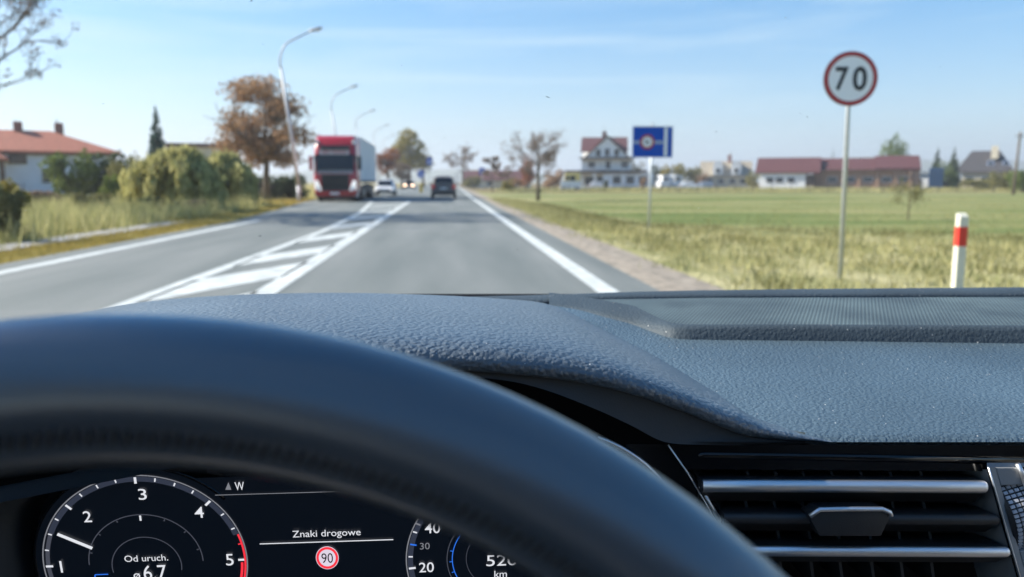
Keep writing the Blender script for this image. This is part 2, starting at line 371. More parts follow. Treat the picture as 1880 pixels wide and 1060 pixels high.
# ================================================================== VEGETATION
def leaves(name, m, parent, clumps, n, size, seed, aspect=1.5, droop=0.0, shell=.45, offset=Vector((0, 0, 0))):
    g = np.random.default_rng(seed); w = np.array([c[3] * c[4] * c[5] for c in clumps]) ** .75; w /= w.sum()
    ids = g.choice(len(clumps), n, p=w); cl = np.array(clumps)[ids]
    d = g.normal(size=(n, 3)); d /= np.linalg.norm(d, axis=1)[:, None]
    r_ = (shell + (1 - shell) * g.random(n)) ** .8
    r_ *= 1 + .18 * np.sin(d[:, 0] * 5 + ids) * np.cos(d[:, 2] * 6 + ids * 2)
    p = cl[:, :3] + d * r_[:, None] * cl[:, 3:6]
    a = g.normal(size=(n, 3)); a[:, 2] -= droop; a /= np.linalg.norm(a, axis=1)[:, None]
    b = np.cross(a, g.normal(size=(n, 3))); b /= np.linalg.norm(b, axis=1)[:, None]
    s_ = size * (.6 + .8 * g.random(n))[:, None]
    q = np.stack([p - a * s_ * aspect * .5, p + b * s_ * .5, p + a * s_ * aspect * .5, p - b * s_ * .5], 1).reshape(-1, 3)
    me = bpy.data.meshes.new(name); me.vertices.add(4 * n); me.vertices.foreach_set('co', q.ravel().astype(np.float32))
    me.loops.add(4 * n); me.polygons.add(n)
    me.loops.foreach_set('vertex_index', np.arange(4 * n, dtype=np.int32)); me.polygons.foreach_set('loop_start', np.arange(0, 4 * n, 4, dtype=np.int32))
    me.update(calc_edges=True); me.materials.append(m)
    o = bpy.data.objects.new(name, me); C.objects.link(o); o.parent = parent; return o
def branches(mb, p, d, length, rad, depth, rng, spread=.6, up=.15, tips=None, n=5):
    pts = [p]; q = Vector(p); dd = d.normalized(); k = 4
    for i in range(k):
        dd = (dd + Vector((rng.gauss(0, .12), rng.gauss(0, .12), rng.gauss(0, .1) + up * .25))).normalized(); q = q + dd * length / k; pts.append(q)
    mb.tube(pts, [rad * (1 - .45 * i / k) for i in range(k + 1)], n if depth > 1 else 4, cap=False)
    if tips is not None: tips.append(q)
    if depth <= 0: return
    for i in range(3 if depth > 1 else 4):
        t = rng.choice([1, 2, 3, 4]) if i else 4
        v = Vector((rng.gauss(0, 1), rng.gauss(0, 1), rng.gauss(0, .7))).normalized()
        branches(mb, pts[t], (dd + v * spread * 1.4).normalized(), length * rng.uniform(.55, .8), rad * .52, depth - 1, rng, spread, up, tips, n)
M['bark'] = mat('bark_grey', (.12, .095, .07), .95, var=.3, vscale=5, bump=.02, bscale=12)
M['bark_d'] = mat('bark_dark', (.06, .048, .038), .95, var=.3, vscale=5)
LM = dict(
    brown=leafmat('leaf_brown', [(.22, .14, .08), (.35, .205, .11), (.41, .27, .16), (.27, .20, .14)]),
    rust=leafmat('leaf_rust', [(.22, .07, .025), (.33, .12, .04), (.28, .13, .06)]),
    willow=leafmat('leaf_willow', [(.34, .33, .13), (.48, .46, .18), (.56, .52, .24), (.24, .24, .10)]),
    yellow=leafmat('leaf_yellow', [(.26, .21, .04), (.40, .31, .06), (.22, .20, .06), (.15, .15, .06)]),
    green=leafmat('leaf_green', [(.09, .13, .045), (.15, .20, .065), (.22, .25, .09)]),
    lime=leafmat('leaf_lime', [(.12, .17, .04), (.20, .25, .06), (.09, .12, .04)]),
    dark=leafmat('leaf_dark', [(.05, .075, .045), (.08, .11, .06), (.12, .14, .075)]),
    spruce=leafmat('leaf_spruce', [(.03, .07, .055), (.05, .10, .075), (.08, .14, .10)], .15),
    olive=leafmat('leaf_olive', [(.13, .13, .055), (.20, .19, .08), (.27, .25, .11)]),
    dry=leafmat('leaf_dry', [(.28, .26, .11), (.40, .37, .17), (.48, .44, .23), (.26, .28, .10)], .3),
    bud=leafmat('leaf_bud', [(.16, .125, .11), (.24, .18, .14), (.30, .21, .14)], .3),
    drygold=leafmat('leaf_drygold', [(.26, .20, .06), (.40, .31, .10), (.30, .27, .08)], .3))
def tree(name, label, px, d, py_base, py_top, width_px, leaf, seed, group=None, trunk=.22, nl=3500, size=None, shape='round', bark='bark', cat='tree', z=None, bare=False, trunk_frac=.3):
    z = (ZR if px > 830 else ZL) if z is None else z
    p = spot(px, d, z); H = hz(py_top, d) - z; W = width_px / F * d; rng = random.Random(seed)
    t = thing(name, label, cat, p, 0, group)
    mb = MB(); tips = []
    th = H * trunk_frac; tr = trunk
    mb.tube([(0, 0, -.1), (rng.gauss(0, .05), 0, th * .5), (rng.gauss(0, .1), 0, th), (0, 0, H * .75)], [tr * 1.25, tr, tr * .85, tr * .25], 8)
    mb.build('trunk', M[bark], t, smooth=True)
    lm = MB()
    for i in range(6):
        a = rng.uniform(0, 6.28); zz = th * rng.uniform(.8, 1.6)
        branches(lm, Vector((0, 0, min(zz, H * .6))), Vector((math.cos(a), math.sin(a), rng.uniform(.5, 1.1))), min(W * .34, H * .34), tr * .5, 2, rng, .55, .2, tips)
    lm.build('limb', M[bark], t, smooth=True, fix=False)
    g = random.Random(seed + 9); cl = []
    if shape == 'round':
        for i in range(16):
            a = g.uniform(0, 6.28); e_ = g.uniform(-.9, 1); rr = g.uniform(.3, .66) * math.sqrt(max(.05, 1 - e_ * e_ * .8))
            cz = H - (H - th) * .5 + e_ * (H - th) * .40; k = g.uniform(.20, .34)
            cl.append((math.cos(a) * rr * W * .5 * 1.15, math.sin(a) * rr * W * .5, cz, W * k * .85, W * k * .85, (H - th) * k * .62))
    elif shape == 'airy':
        for i in range(46):
            a = g.uniform(0, 6.28); e_ = g.uniform(-1, 1); rr = math.sqrt(g.random()) * (1 - .45 * max(0, e_)) * (.62 + .38 * min(1, (e_ + 1) * 1.3))
            k = g.uniform(.11, .2); cl.append((math.cos(a) * rr * W * .42, math.sin(a) * rr * W * .44, th * .95 + (H - th) * (.5 + .44 * e_), W * k, W * k, (H - th) * k * .8))
    elif shape == 'low':
        for i in range(16):
            a = g.uniform(0, 6.28); rr = g.uniform(.1, .75); k = g.uniform(.2, .34)
            cz = H * (.30 + .42 * (1 - rr * .8) * g.uniform(.5, 1.1)); cl.append((math.cos(a) * rr * W * .5, math.sin(a) * rr * W * .5, cz, W * k * .8, W * k * .8, H * k * .9))
    elif shape == 'poplar':
        for i in range(12):
            e_ = i / 11; rr = .32 * math.sin(math.pi * (.15 + .8 * e_)) + .1; a = g.uniform(0, 6.28)
            cl.append((math.cos(a) * W * .16, math.sin(a) * W * .16, th * .6 + (H * .94 - th * .6) * e_, W * rr, W * rr, H * .11))
    leaves('crown', LM[leaf], t, cl, nl, size or max(.10, W * .045), seed, shell=.1 if shape == 'airy' else .45)
    return t
def conifer(label, px, d, py_top, width_px, leaf, seed, z, nl=3500, group=None, name='spruce_tree'):
    p = spot(px, d, z); H = hz(py_top, d) - z; W = width_px / F * d; t = thing(name, label, 'tree', p, 0, group)
    MB().tube([(0, 0, -.1), (0, 0, H * .96)], [W * .06, .02], 7).build('trunk', M['bark_d'], t)
    cl = []; g = random.Random(seed); n = 44
    for i in range(n):
        e_ = i / n; r_ = W * .5 * (1 - e_) ** .9; zz = H * (.06 + .90 * e_)
        for k in range(5 if e_ < .7 else 3):
            a = g.uniform(0, 6.28); cl.append((math.cos(a) * r_ * .6, math.sin(a) * r_ * .6, zz - r_ * .18, r_ * .42 + .04, r_ * .42 + .04, H * .018 + .04))
    leaves('crown', LM[leaf], t, cl, nl, max(.1, W * .05), seed, 2.2, .5); return t
def shrub(label, px, d, py_top, width_px, leaf, seed, z=None, nl=1600, name='shrub', group=None, size=None, cat='shrub', depth=.8):
    z = (ZR if px > 830 else ZL) if z is None else z
    p = spot(px, d, z); H = max(.5, hz(py_top, d) - z); W = width_px / F * d; t = thing(name, label, cat, p, 0, group); g = random.Random(seed)
    mb = MB()
    for i in range(7):
        a = g.uniform(0, 6.28); mb.tube([(0, 0, -.05), (math.cos(a) * W * .12, math.sin(a) * W * .12, H * .4), (math.cos(a) * W * .3, math.sin(a) * W * .3, H * .8)], [.05, .035, .012], 5)
    mb.build('stem', M['bark_d'], t, smooth=True)
    cl = [(g.uniform(-.36, .36) * W, g.uniform(-.36, .36) * W * depth, H * g.uniform(.18, .74), W * g.uniform(.14, .24), W * g.uniform(.14, .24), H * g.uniform(.14, .26)) for i in range(14)]
    leaves('crown', LM[leaf], t, cl, nl, size or max(.08, W * .05), seed); return t
def tufts(name, m, poly_fn, n, h0, h1, wid, seed, label):
    g = np.random.default_rng(seed); p = poly_fn(g, n); k = len(p)
    h = (h0 + (h1 - h0) * g.random(k) ** 1.5); lean = g.normal(size=(k, 2)) * .35 * h[:, None]; a = g.random(k) * np.pi
    w = wid * (.6 + .8 * g.random(k)); dx, dy = np.cos(a) * w, np.sin(a) * w
    q = np.zeros((k, 3, 3)); q[:, 0] = p + np.stack([dx, dy, 0 * dx], 1); q[:, 1] = p - np.stack([dx, dy, 0 * dx], 1); q[:, 2] = p; q[:, 2, :2] += lean; q[:, 2, 2] += h
    me = bpy.data.meshes.new(name); me.vertices.add(3 * k); me.vertices.foreach_set('co', q.reshape(-1).astype(np.float32)); me.loops.add(3 * k); me.polygons.add(k)
    me.loops.foreach_set('vertex_index', np.arange(3 * k, dtype=np.int32)); me.polygons.foreach_set('loop_start', np.arange(0, 3 * k, 3, dtype=np.int32)); me.update(calc_edges=True)
    me.materials.append(m); o = bpy.data.objects.new(name, me); C.objects.link(o); tag(o, label, 'grass', kind='stuff')
def clump_pts(g, n, fx, y0, y1, z, per=40, rad=.35, dens=1.6):
    m = max(1, n // per); y = y0 + (y1 - y0) * g.random(m) ** dens; lo, hi = fx(y); x = lo + (hi - lo) * g.random(m)
    yy = np.repeat(y, per) + g.normal(size=m * per) * rad; xx = np.repeat(x, per) + g.normal(size=m * per) * rad
    zz = np.array([gz(a, b) for a, b in zip(xx, yy)]) if z is None else np.full(m * per, z)
    return np.stack([xx, yy, zz - .02], 1)
tufts('dry_grass', LM['dry'], lambda g, n: clump_pts(g, n, lambda y: (3.35 + 0 * y, 5.0 + np.maximum(0, 24 - y) * 1.3), 5, 60, None), 42000, .03, .28, .012, 1, 'straw coloured dry grass and weeds on the right verge')
tufts('verge_grass', LM['olive'], lambda g, n: clump_pts(g, n, lambda y: (4.0 + 0 * y, 6.2 + np.maximum(0, 27 - y) * 1.5), 6, 50, None, 30, .25), 36000, .03, .26, .012, 2, 'green grass tufts among the straw on the right verge')
LM['lowgreen'] = leafmat('leaf_lowgreen', [(.19, .20, .07), (.28, .27, .11), (.36, .33, .16), (.15, .18, .06)], .3)
LM['tall'] = leafmat('leaf_tall', [(.30, .30, .12), (.44, .42, .19), (.52, .47, .24), (.24, .27, .09)], .4)
tufts('field_grass', LM['lowgreen'], lambda g, n: clump_pts(g, n, lambda y: (4.5 + 0 * y, 9 + y * .9), 12, 75, None, 24, .5, 1.3), 42000, .02, .14, .014, 6, 'short yellowish green field grass on the right of the road')
tufts('tall_grass', LM['tall'], lambda g, n: clump_pts(g, n, lambda y: (-9.7 - 1.1 * (y - 8) * .35 - 4, -9.6 + 0 * y), 11, 46, ZL, 40, .4), 46000, .15, .95, .016, 3, 'tall pale grass between the left path and the garden shrubs')
tufts('roadside_grass', LM['drygold'], lambda g, n: clump_pts(g, n, lambda y: (np.interp(y, [0, 26, 27, 60], [-8.45, -8.45, -11.5, -12.6]), np.interp(y, [0, 26, 36, 50, 62], [-6.95, -6.95, -7.9, -9.1, -9.8])), 8, 60, -.07, 40, .2), 40000, .02, .16, .01, 4, 'short golden grass along the left kerbless road edge')
tufts('field_edge_grass', LM['dry'], lambda g, n: clump_pts(g, n, lambda y: (8 + 0 * y, 12 + y * .75), 108, 150, ZR, 20, .8, 1.0), 16000, .2, .8, .06, 5, 'brown dry grass strip at the far edge of the field')
# -------- left side
tree('autumn_tree', 'large brown leaved autumn tree behind the nearest street lamp', 490, 60, 368, 150, 200, 'brown', 11, trunk=.24, nl=10500, size=.17, shape='airy')
conifer('dark pointed spruce rising behind the yellow willow', 293, 74, 192, 60, 'spruce', 12, ZL, 5000)
def willow(label, px, d, py_top, width_px, seed):
    p = spot(px, d, ZL); H = hz(py_top, d) - ZL; W = width_px / F * d; t = thing('willow_tree', label, 'tree', p); rng = random.Random(seed)
    mb = MB(); mb.tube([(0, 0, -.1), (.1, 0, H * .3), (0, 0, H * .7)], [.22, .18, .1], 8).build('trunk', M['bark_d'], t, smooth=True)
    lb = MB(); cl = []
    for i in range(60):
        a = rng.uniform(0, 6.28); r_ = W * .5 * rng.uniform(.15, 1.08); top = H * (1 - .28 * (r_ / (W * .5)) ** 2) * rng.uniform(.86, 1)
        x, y = math.cos(a) * r_, math.sin(a) * r_
        lb.tube([(0, 0, H * .55), (x * .5, y * .5, top), (x, y, top * .82), (x * 1.05, y * 1.05, top * .35)], [.05, .03, .015, .006], 4)
        cl.append((x * .6, y * .6, top * .9, W * .10, W * .10, H * .10)); cl.append((x * .95, y * .95, top * .66, W * .075, W * .075, H * .20)); cl.append((x * 1.02, y * 1.02, top * rng.uniform(.28, .45), W * .06, W * .06, H * .19))
    lb.build('limb', M['bark_d'], t, fix=False); leaves('crown', LM['willow'], t, cl, 9000, .10, seed, 4.0, 2.6, .0); return t
willow('yellow green weeping willow nearest the road on the left', 326, 36, 264, 182, 13)
willow('darker drooping willow between the yellow willow and brown tree', 410, 42, 276, 120, 14)
for i, (px, d, pt, w, lf, sd, lab) in enumerate([
    (135, 48, 272, 90, 'green', 21, 'bright green leafy shrub in front of the pale house wall'),
    (185, 50, 268, 95, 'dark', 22, 'dark green tall bush at the right end of the red roofed house'),
    (228, 47, 280, 62, 'olive', 23, 'olive yellow bush beside the dark green tall bush'),
    (200, 44, 318, 42, 'lime', 24, 'small lime green bush in front of the olive bush'),
    (262, 60, 270, 56, 'green', 25, 'green bush under the dark spruce'),
    (455, 66, 322, 70, 'dark', 26, 'dark hedge bush below the brown autumn tree'),
    (530, 64, 312, 70, 'dark', 27, 'dark green bush between the street lamp and red lorry'),
    (425, 62, 296, 60, 'olive', 28, 'olive bush behind the weeping willows'),
    (60, 40, 345, 90, 'bud', 29, 'greyish brown leafless shrub below the house wall'),
    (20, 24, 318, 70, 'yellow', 30, 'yellowing bush at the left edge of the view'),
    (2, 17.5, 335, 62, 'olive', 31, 'dull olive shrub at the roadside, far left'),
    (160, 33, 352, 70, 'olive', 32, 'low olive shrub behind the tall pale grass'),
    (290, 34, 356, 60, 'dark', 33, 'low dark shrub under the yellow willow'),
    (350, 33, 362, 55, 'bud', 34, 'brown leafless bush in front of the willows')]):
    shrub(lab, px, d, pt, w, lf, sd, nl=2600)
# bare tree whose branches enter at the upper left
def bare(name, label, px, d, z, H, trunk, seed, depth=4, blen=None, lean=(0, 0, 1), nb=7, buds=0, bs=.05, group=None, bmat='bark', leaf='bud'):
    p = spot(px, d, z); t = thing(name, label, 'tree', p, 0, group); rng = random.Random(seed); mb = MB()
    mb.tube([(0, 0, -.1), (lean[0] * H * .2, lean[1] * H * .2, H * .3), (lean[0] * H * .5, lean[1] * H * .5, H * .62), (lean[0] * H, lean[1] * H, H * .95)], [trunk * 1.3, trunk, trunk * .7, trunk * .2], 8).build('trunk', M[bmat], t, smooth=True)
    lb = MB(); tips = []
    for i in range(nb):
        e_ = .32 + .55 * i / nb; a = i * 2.4 + rng.uniform(-.4, .4); b0 = Vector((lean[0] * H * e_ * .8, lean[1] * H * e_ * .8, H * e_))
        branches(lb, b0, Vector((math.cos(a), math.sin(a), rng.uniform(.25, .9))), (blen or H * .3) * rng.uniform(.75, 1.15) * (1.2 - .5 * e_), trunk * .42, depth - 1, rng, .55, .22, tips, 5)
    lb.build('limb', M[bmat], t, smooth=True, fix=False)
    if buds:
        cl = [(q.x, q.y, q.z, .26, .26, .22) for q in tips]; leaves('crown', LM[leaf], t, cl, buds, bs, seed, 1.6)
    return t
bare('bare_tree', 'almost leafless tree whose twigs reach in at the upper left', -90, 31, ZL, 12.5, .22, 41, 4, 3.3, nb=26, buds=21000, bs=.065)
# left far roadside trees
tree('autumn_tree', 'rust brown tree behind the row of lamp posts', 712, 150, 345, 270, 52, 'rust', 51, trunk=.3, nl=2500, z=ZL)
tree('autumn_tree', 'tall yellow green tree beyond the lamp posts', 752, 170, 345, 245, 66, 'yellow', 52, trunk=.35, nl=3600, z=ZL)
tree('autumn_tree', 'olive tree standing right of the yellow tree', 778, 190, 345, 268, 34, 'olive', 53, trunk=.3, nl=1800, z=ZL)
tree('autumn_tree', 'pale brown tree in front of the yellow tree', 738, 140, 345, 297, 36, 'bud', 54, trunk=.22, nl=1800, z=ZL)
bare('bare_tree', 'grey leafless tree right of the vehicle ahead', 850, 210, ZR, 9, .25, 55, 4, 3.2, buds=1500, bs=.25)
shrub('green hedge beside the blue sign far along the road', 868, 180, 318, 40, 'olive', 56, nl=900)
# -------- right side
bare('bare_tree', 'bare autumn tree at the left end of the green field', 988, 62, ZR, 4.9, .13, 61, 4, 1.5, nb=9, buds=5200, bs=.06)
tree('autumn_tree', 'rusty orange tree behind the bare field tree', 966, 130, 345, 285, 36, 'rust', 62, trunk=.2, nl=1800, shape='poplar')
bare('young_tree', 'slim dark topped young tree left of the bare field tree', 904, 110, ZR, 5.2, .07, 63, 3, .9, nb=6, buds=1300, bs=.16)
bare('young_tree', 'smaller slim young tree beside the dark topped one', 933, 140, ZR, 4.6, .06, 64, 3, .8, nb=6, buds=600, bs=.14)
for px, d, pt, w, lf, sd, lab in [
    (930, 118, 326, 30, 'yellow', 71, 'yellow bush at the field corner beside the road'),
    (945, 125, 322, 26, 'brown', 72, 'brown bush next to the yellow field corner bush'),
    (1018, 140, 308, 46, 'brown', 73, 'brown bush left of the yellow van'),
    (1168, 175, 292, 36, 'yellow', 74, 'yellow tree at the right end of the white house'),
    (1205, 190, 300, 44, 'dark', 75, 'dark green bush behind the blue sign post'),
    (1235, 185, 296, 44, 'yellow', 76, 'yellow orange bush above the parked white vehicles'),
    (1262, 190, 300, 50, 'olive', 77, 'olive bush left of the cottage with white dormers'),
    (1290, 200, 305, 36, 'brown', 78, 'brown bush beside the cottage with white dormers'),
    (1385, 165, 312, 34, 'olive', 79, 'olive bush between the cottage and the long barn'),
    (1182, 150, 322, 16, 'brown', 80, 'small orange brown bush right of the white house'),
    (1735, 150, 292, 40, 'green', 81, 'green bush left of the dark roofed house'),
    (1845, 120, 308, 60, 'olive', 82, 'olive bush right of the dark roofed house'),
    (1880, 110, 305, 60, 'green', 83, 'green bush at the far right edge of the view'),
    (1800, 130, 326, 70, 'olive', 84, 'low hedge in front of the dark roofed house'),
    (1112, 150, 328, 14, 'dark', 85, 'small dark bush in front of the white house')]:
    shrub(lab, px, d, pt, w, lf, sd, nl=1200)
tree('poplar_tree', 'tall yellow green tree behind the barn roof', 1632, 185, 345, 250, 44, 'lime', 91, trunk=.3, nl=2600, shape='poplar')
tree('poplar_tree', 'darker rounded tree beside the tall one behind the barn', 1654, 190, 345, 258, 34, 'green', 92, trunk=.3, nl=1800)
conifer('dark fir left of the blue container', 1718, 165, 268, 34, 'dark', 93, ZR, 2200, name='fir_tree')
conifer('dark fir between the blue container and dark roofed house', 1748, 160, 268, 36, 'dark', 94, ZR, 2200, name='fir_tree')
bare('sapling', 'thin young sapling growing in the field behind the speed sign', 1672, 31, ZR, 1.35, .025, 95, 3, .42, nb=7, buds=700, bs=.045, leaf='olive')
tree('small_tree', 'dark slim tree poking above the barn roof', 1527, 200, 345, 272, 16, 'dark', 96, trunk=.15, nl=500, shape='poplar')
# ================================================================== BUILDINGS
M['white_wall'] = mat('white_render', (.82, .82, .80), .9, var=.06, vscale=.6)
M['blue_wall'] = mat('pale_render', (.72, .77, .85), .9, var=.06, vscale=.6)
M['roof_red'] = mat('roof_terracotta', (.36, .115, .065), .8, var=.18, vscale=3, bump=.03, bscale=3)
M['roof_brown'] = mat('roof_plum', (.095, .032, .034), .8, var=.18, vscale=2)
M['roof_dark'] = mat('roof_slate', (.055, .052, .055), .8, var=.18, vscale=2)
M['wood'] = mat('brown_boards', (.10, .07, .055), .85, var=.2, vscale=2)
M['brick'] = mat('brick_wall', (.36, .23, .16), .9, var=.25, vscale=2)
M['brickred'] = mat('chimney_brick', (.24, .10, .075), .9, var=.2, vscale=6)
M['glass'] = mat('window_glass', (.03, .04, .05), .08)
M['frame'] = mat('window_frame', (.7, .7, .7), .5)
M['grey'] = mat('grey_metal', (.34, .36, .37), .5, .3)
M['cream'] = mat('cream_wall', (.58, .52, .40), .9, var=.1, vscale=1)
def window(parent, x, z, w, h, y, ny=-1, frame='frame'):
    fr = MB()
    t = .09
    for cx_, cz_, sx, sz in ((x, z + h / 2 + t / 2, w + 2 * t, t), (x, z - h / 2 - t / 2, w + 2 * t, t), (x - w / 2 - t / 2, z, t, h), (x + w / 2 + t / 2, z, t, h)):
        fr.box((cx_, y + ny * .05, cz_), (sx, .1, sz))
    o = fr.build('window', M[frame], parent)
    MB().box((x, y + ny * .02, z), (w, .03, h)).build('pane', M['glass'], o); return o
def gable(mb, x0, x1, y0, y1, z0, zr, th=.22, ov=.5, axis='x'):
    # two roof slabs; ridge along axis
    if axis == 'x':
        yc = (y0 + y1) / 2
        for s_, ye in ((-1, y0 - ov), (1, y1 + ov)):
            k = (zr - z0) / (abs(y0 - yc)); ze = z0 - k * ov
            mb.prism([Vector((0, yc, zr)), Vector((0, ye, ze)), Vector((0, ye, ze + th)), Vector((0, yc, zr + th))], Vector((x0 - ov, 0, 0)), Vector((x1 + ov, 0, 0)))
    else:
        xc = (x0 + x1) / 2
        for xe in (x0 - ov, x1 + ov):
            k = (zr - z0) / abs(x0 - xc); ze = z0 - k * ov
            mb.prism([Vector((xc, 0, zr)), Vector((xe, 0, ze)), Vector((xe, 0, ze + th)), Vector((xc, 0, zr + th))], Vector((0, y0 - ov, 0)), Vector((0, y1 + ov, 0)))
    return mb
# --- villa with hipped red roof
p = spot(70, 72, ZL); t = thing('house', 'low house with red hipped roof and two chimneys on the left', 'house', p, facing(p))
k = 72 / F
x0, x1, ze, zr = -175 * k, 128 * k, hz(292, 72) - ZL, hz(241, 72) - ZL
ze2 = hz(277, 72) - ZL
MB().box(((x0 + x1) / 2, 5.5, (ze2 - .45) / 2), (x1 - x0, 10, ze2 - .45)).build('wall', M['blue_wall'], t)
def hip(x0, x1, y0, y1, ze, zr, ov, inset, th=.22):
    a = [Vector((x0 - ov, y0 - ov, ze)), Vector((x1 + ov, y0 - ov, ze)), Vector((x1 + ov, y1 + ov, ze)), Vector((x0 - ov, y1 + ov, ze))]
    yc = (y0 + y1) / 2; b = [Vector((x0 + inset, yc, zr)), Vector((x1 - inset, yc, zr))]
    up = Vector((0, 0, th)); m = MB()
    m.add([q for q in a] + [q + up for q in a] + [q + up for q in b], [(3, 2, 1, 0), (0, 1, 5, 4), (1, 2, 6, 5), (2, 3, 7, 6), (3, 0, 4, 7), (4, 5, 9, 8), (5, 6, 9), (6, 7, 8, 9), (7, 4, 8)]); return m
rf = hip(x0, x1, .5, 10.5, ze2 - .3, zr, .55, 5.0).build('roof', M['roof_red'], t)
MB().box(((x0 + x1) / 2, 5.5, ze2 - .36), (x1 - x0 + .8, 10.8, .14)).build('eaves', M['wood'], t)
for q in (-26, 42):
    c = MB().box((q * k, 5.5, hz(238, 72) - ZL), (.75, .75, 1.7)).build('chimney', M['brickred'], rf)
for q, tz in ((-26 - 3, 218), (42 - 3, 212)):
    MB().tube([(q * k, 5.4, hz(238, 72) - ZL), (q * k, 5.4, hz(tz, 72) - ZL)], .05, 5).build('antenna', M['grey'], rf)
# porch wing at left
px0, px1 = -80 * k, -48 * k
hip(-150 * k, -52 * k, -3.0, 1.0, hz(298, 72) - ZL, hz(268, 72) - ZL, .5, 1.6).build('porch_roof', M['roof_red'], t)
for q in (-52, -100): MB().box((q * k, -2.6, (hz(298, 72) - ZL) / 2), (.4, .4, hz(298, 72) - ZL)).build('porch_post', M['wood'], t)
for q, w in ((20, 1.3), (75, 1.2)): window(t, q * k, 1.9, w, 1.3, .5)
MB().box((-29 * k, .40, hz(287, 72) - ZL - .35), (1.4, .2, .8)).build('shutter', M['wood'], t)
# --- far building behind the spruce and willow
p = spot(372, 110, ZL); t = thing('house', 'far grey flat topped building half hidden behind the willow', 'house', p, facing(p)); k = 110 / F
h = hz(272, 110) - ZL; MB().box((0, 4, h / 2), (110 * k, 8, h)).build('wall', M['cream'], t); MB().box((0, 4, h + .25), (118 * k, 9, .5)).build('roof', M['roof_brown'], t)
for q in (-30, 0, 30): window(t, q * k, h * .6, 1.2, 1.2, 0)
# --- dark board fence on the left
a, b = spot(395, 60, ZL), spot(556, 66, ZL)
t = thing('board_fence', 'dark wooden board fence under the brown tree', 'fence', a, math.atan2(b.y - a.y, b.x - a.x)); Ln = (b - a).length
M['fence'] = mat('fence_dark', (.055, .05, .052), .8, var=.3, vscale=3)
nb = int(Ln / .24); me0 = None
for i in range(nb):
    if me0 is None:
        o = MB().box((0, 0, .62), (.19, .03, 1.2)).build('board', M['fence'], t); me0 = o.data
    else:
        o = bpy.data.objects.new('board', me0); C.objects.link(o); o.parent = t
    o.location = (i * .24, 0, random.Random(i).uniform(-.03, .03))
MB().box((Ln / 2, .035, .35), (Ln, .04, .09)).build('rail', M['fence'], t); MB().box((Ln / 2, .035, .95), (Ln, .04, .09)).build('rail', M['fence'], t)
# --- tall white house with dark red roof
d = 165; p = spot(1122, d, ZR); t = thing('house', 'tall white house with dark red roof and front gable beside the field', 'house', p, facing(p)); k = d / F
Z = lambda py: hz(py, d) - ZR
MB().box((-8 * k, 6, Z(316) / 2), (112 * k, 12, Z(316))).build('wall', M['white_wall'], t)
MB().box((-9 * k, 6, (Z(291) + Z(316)) / 2 + .01), (90 * k, 11, Z(291) - Z(316))).build('upper_wall', M['white_wall'], t)
rf = MB(); gable(rf, -52 * k, 25 * k, 1.6, 12, Z(278), Z(253), axis='x'); rf = rf.build('roof', M['roof_brown'], t)
MB().prism([Vector((-47 * k, 0, Z(291))), Vector((31 * k, 0, Z(291))), Vector((-8 * k, 0, Z(254)))], Vector((0, .0, 0)), Vector((0, 5.5, 0))).build('gable_wall', M['white_wall'], t)
g = MB(); gable(g, -50 * k, 34 * k, 0, 5.5, Z(293), Z(252), axis='y', ov=.45); g.build('gable_roof', M['wood'], t)
MB().prism([Vector((-53 * k, 1.8, Z(291))), Vector((-53 * k, 11.8, Z(291))), Vector((-53 * k, 6.8, Z(257)))], Vector((0, 0, 0)), Vector((78 * k, 0, 0))).build('side_gable', M['white_wall'], t)
MB().box((-8 * k, -.5, Z(291.5)), (100 * k, 1.4, .35)).build('balcony_fascia', M['wood'], t)
MB().box((-10 * k, -1.2, Z(316)), (146 * k, 3.4, .55)).build('canopy', M['wood'], t)
MB().box((30 * k, -1.0, Z(331)), (90 * k, 2.2, Z(320) - Z(343))).build('front_bay', M['blue_wall'], t)
for q in (-55, -30, 20, 68): MB().box((q * k, -2.7, Z(316) / 2), (.35, .35, Z(316))).build('canopy_post', M['white_wall'], t)
for q, z_, w, hh in ((-24, 282, 1.0, 1.4), (-8, 281, 1.0, 1.5), (9, 282, 1.0, 1.4), (-36, 303, 1.4, 1.2), (-6, 303, 1.0, 1.6), (24, 303, 1.4, 1.2), (-40, 332, 1.8, 1.6), (-18, 332, 1.6, 1.6)):
    window(t, q * k, Z(z_), w, hh, 0 if z_ < 290 else (.5 if z_ < 310 else 0))
for q in (10, 34, 56): window(t, q * k, Z(331), 1.6, 1.5, -2.1)
MB().box((-14 * k, 6.8, Z(250)), (.9, .9, 2.2)).build('chimney', M['brickred'], t)
MB().tube([(-14 * k, 6.8, Z(250)), (-14 * k, 6.8, Z(230))], .06, 5).build('antenna', M['grey'], t)
# --- long red roofed building far left of it
d = 190; p = spot(915, d, ZR); t = thing('barn', 'long low shed with dull red roof beyond the young trees', 'shed', p, facing(p)); k = d / F
Z = lambda py: hz(py, d) - ZR
MB().box((0, 4, Z(330) / 2), (120 * k, 8, Z(330))).build('wall', M['cream'], t)
rf = MB(); gable(rf, -60 * k, 60 * k, 0, 8, Z(330), Z(315)); rf.build('roof', M['roof_brown'], t)
for q in (-40, -15, 15, 40): window(t, q * k, Z(337), 1.4, .9, 0)
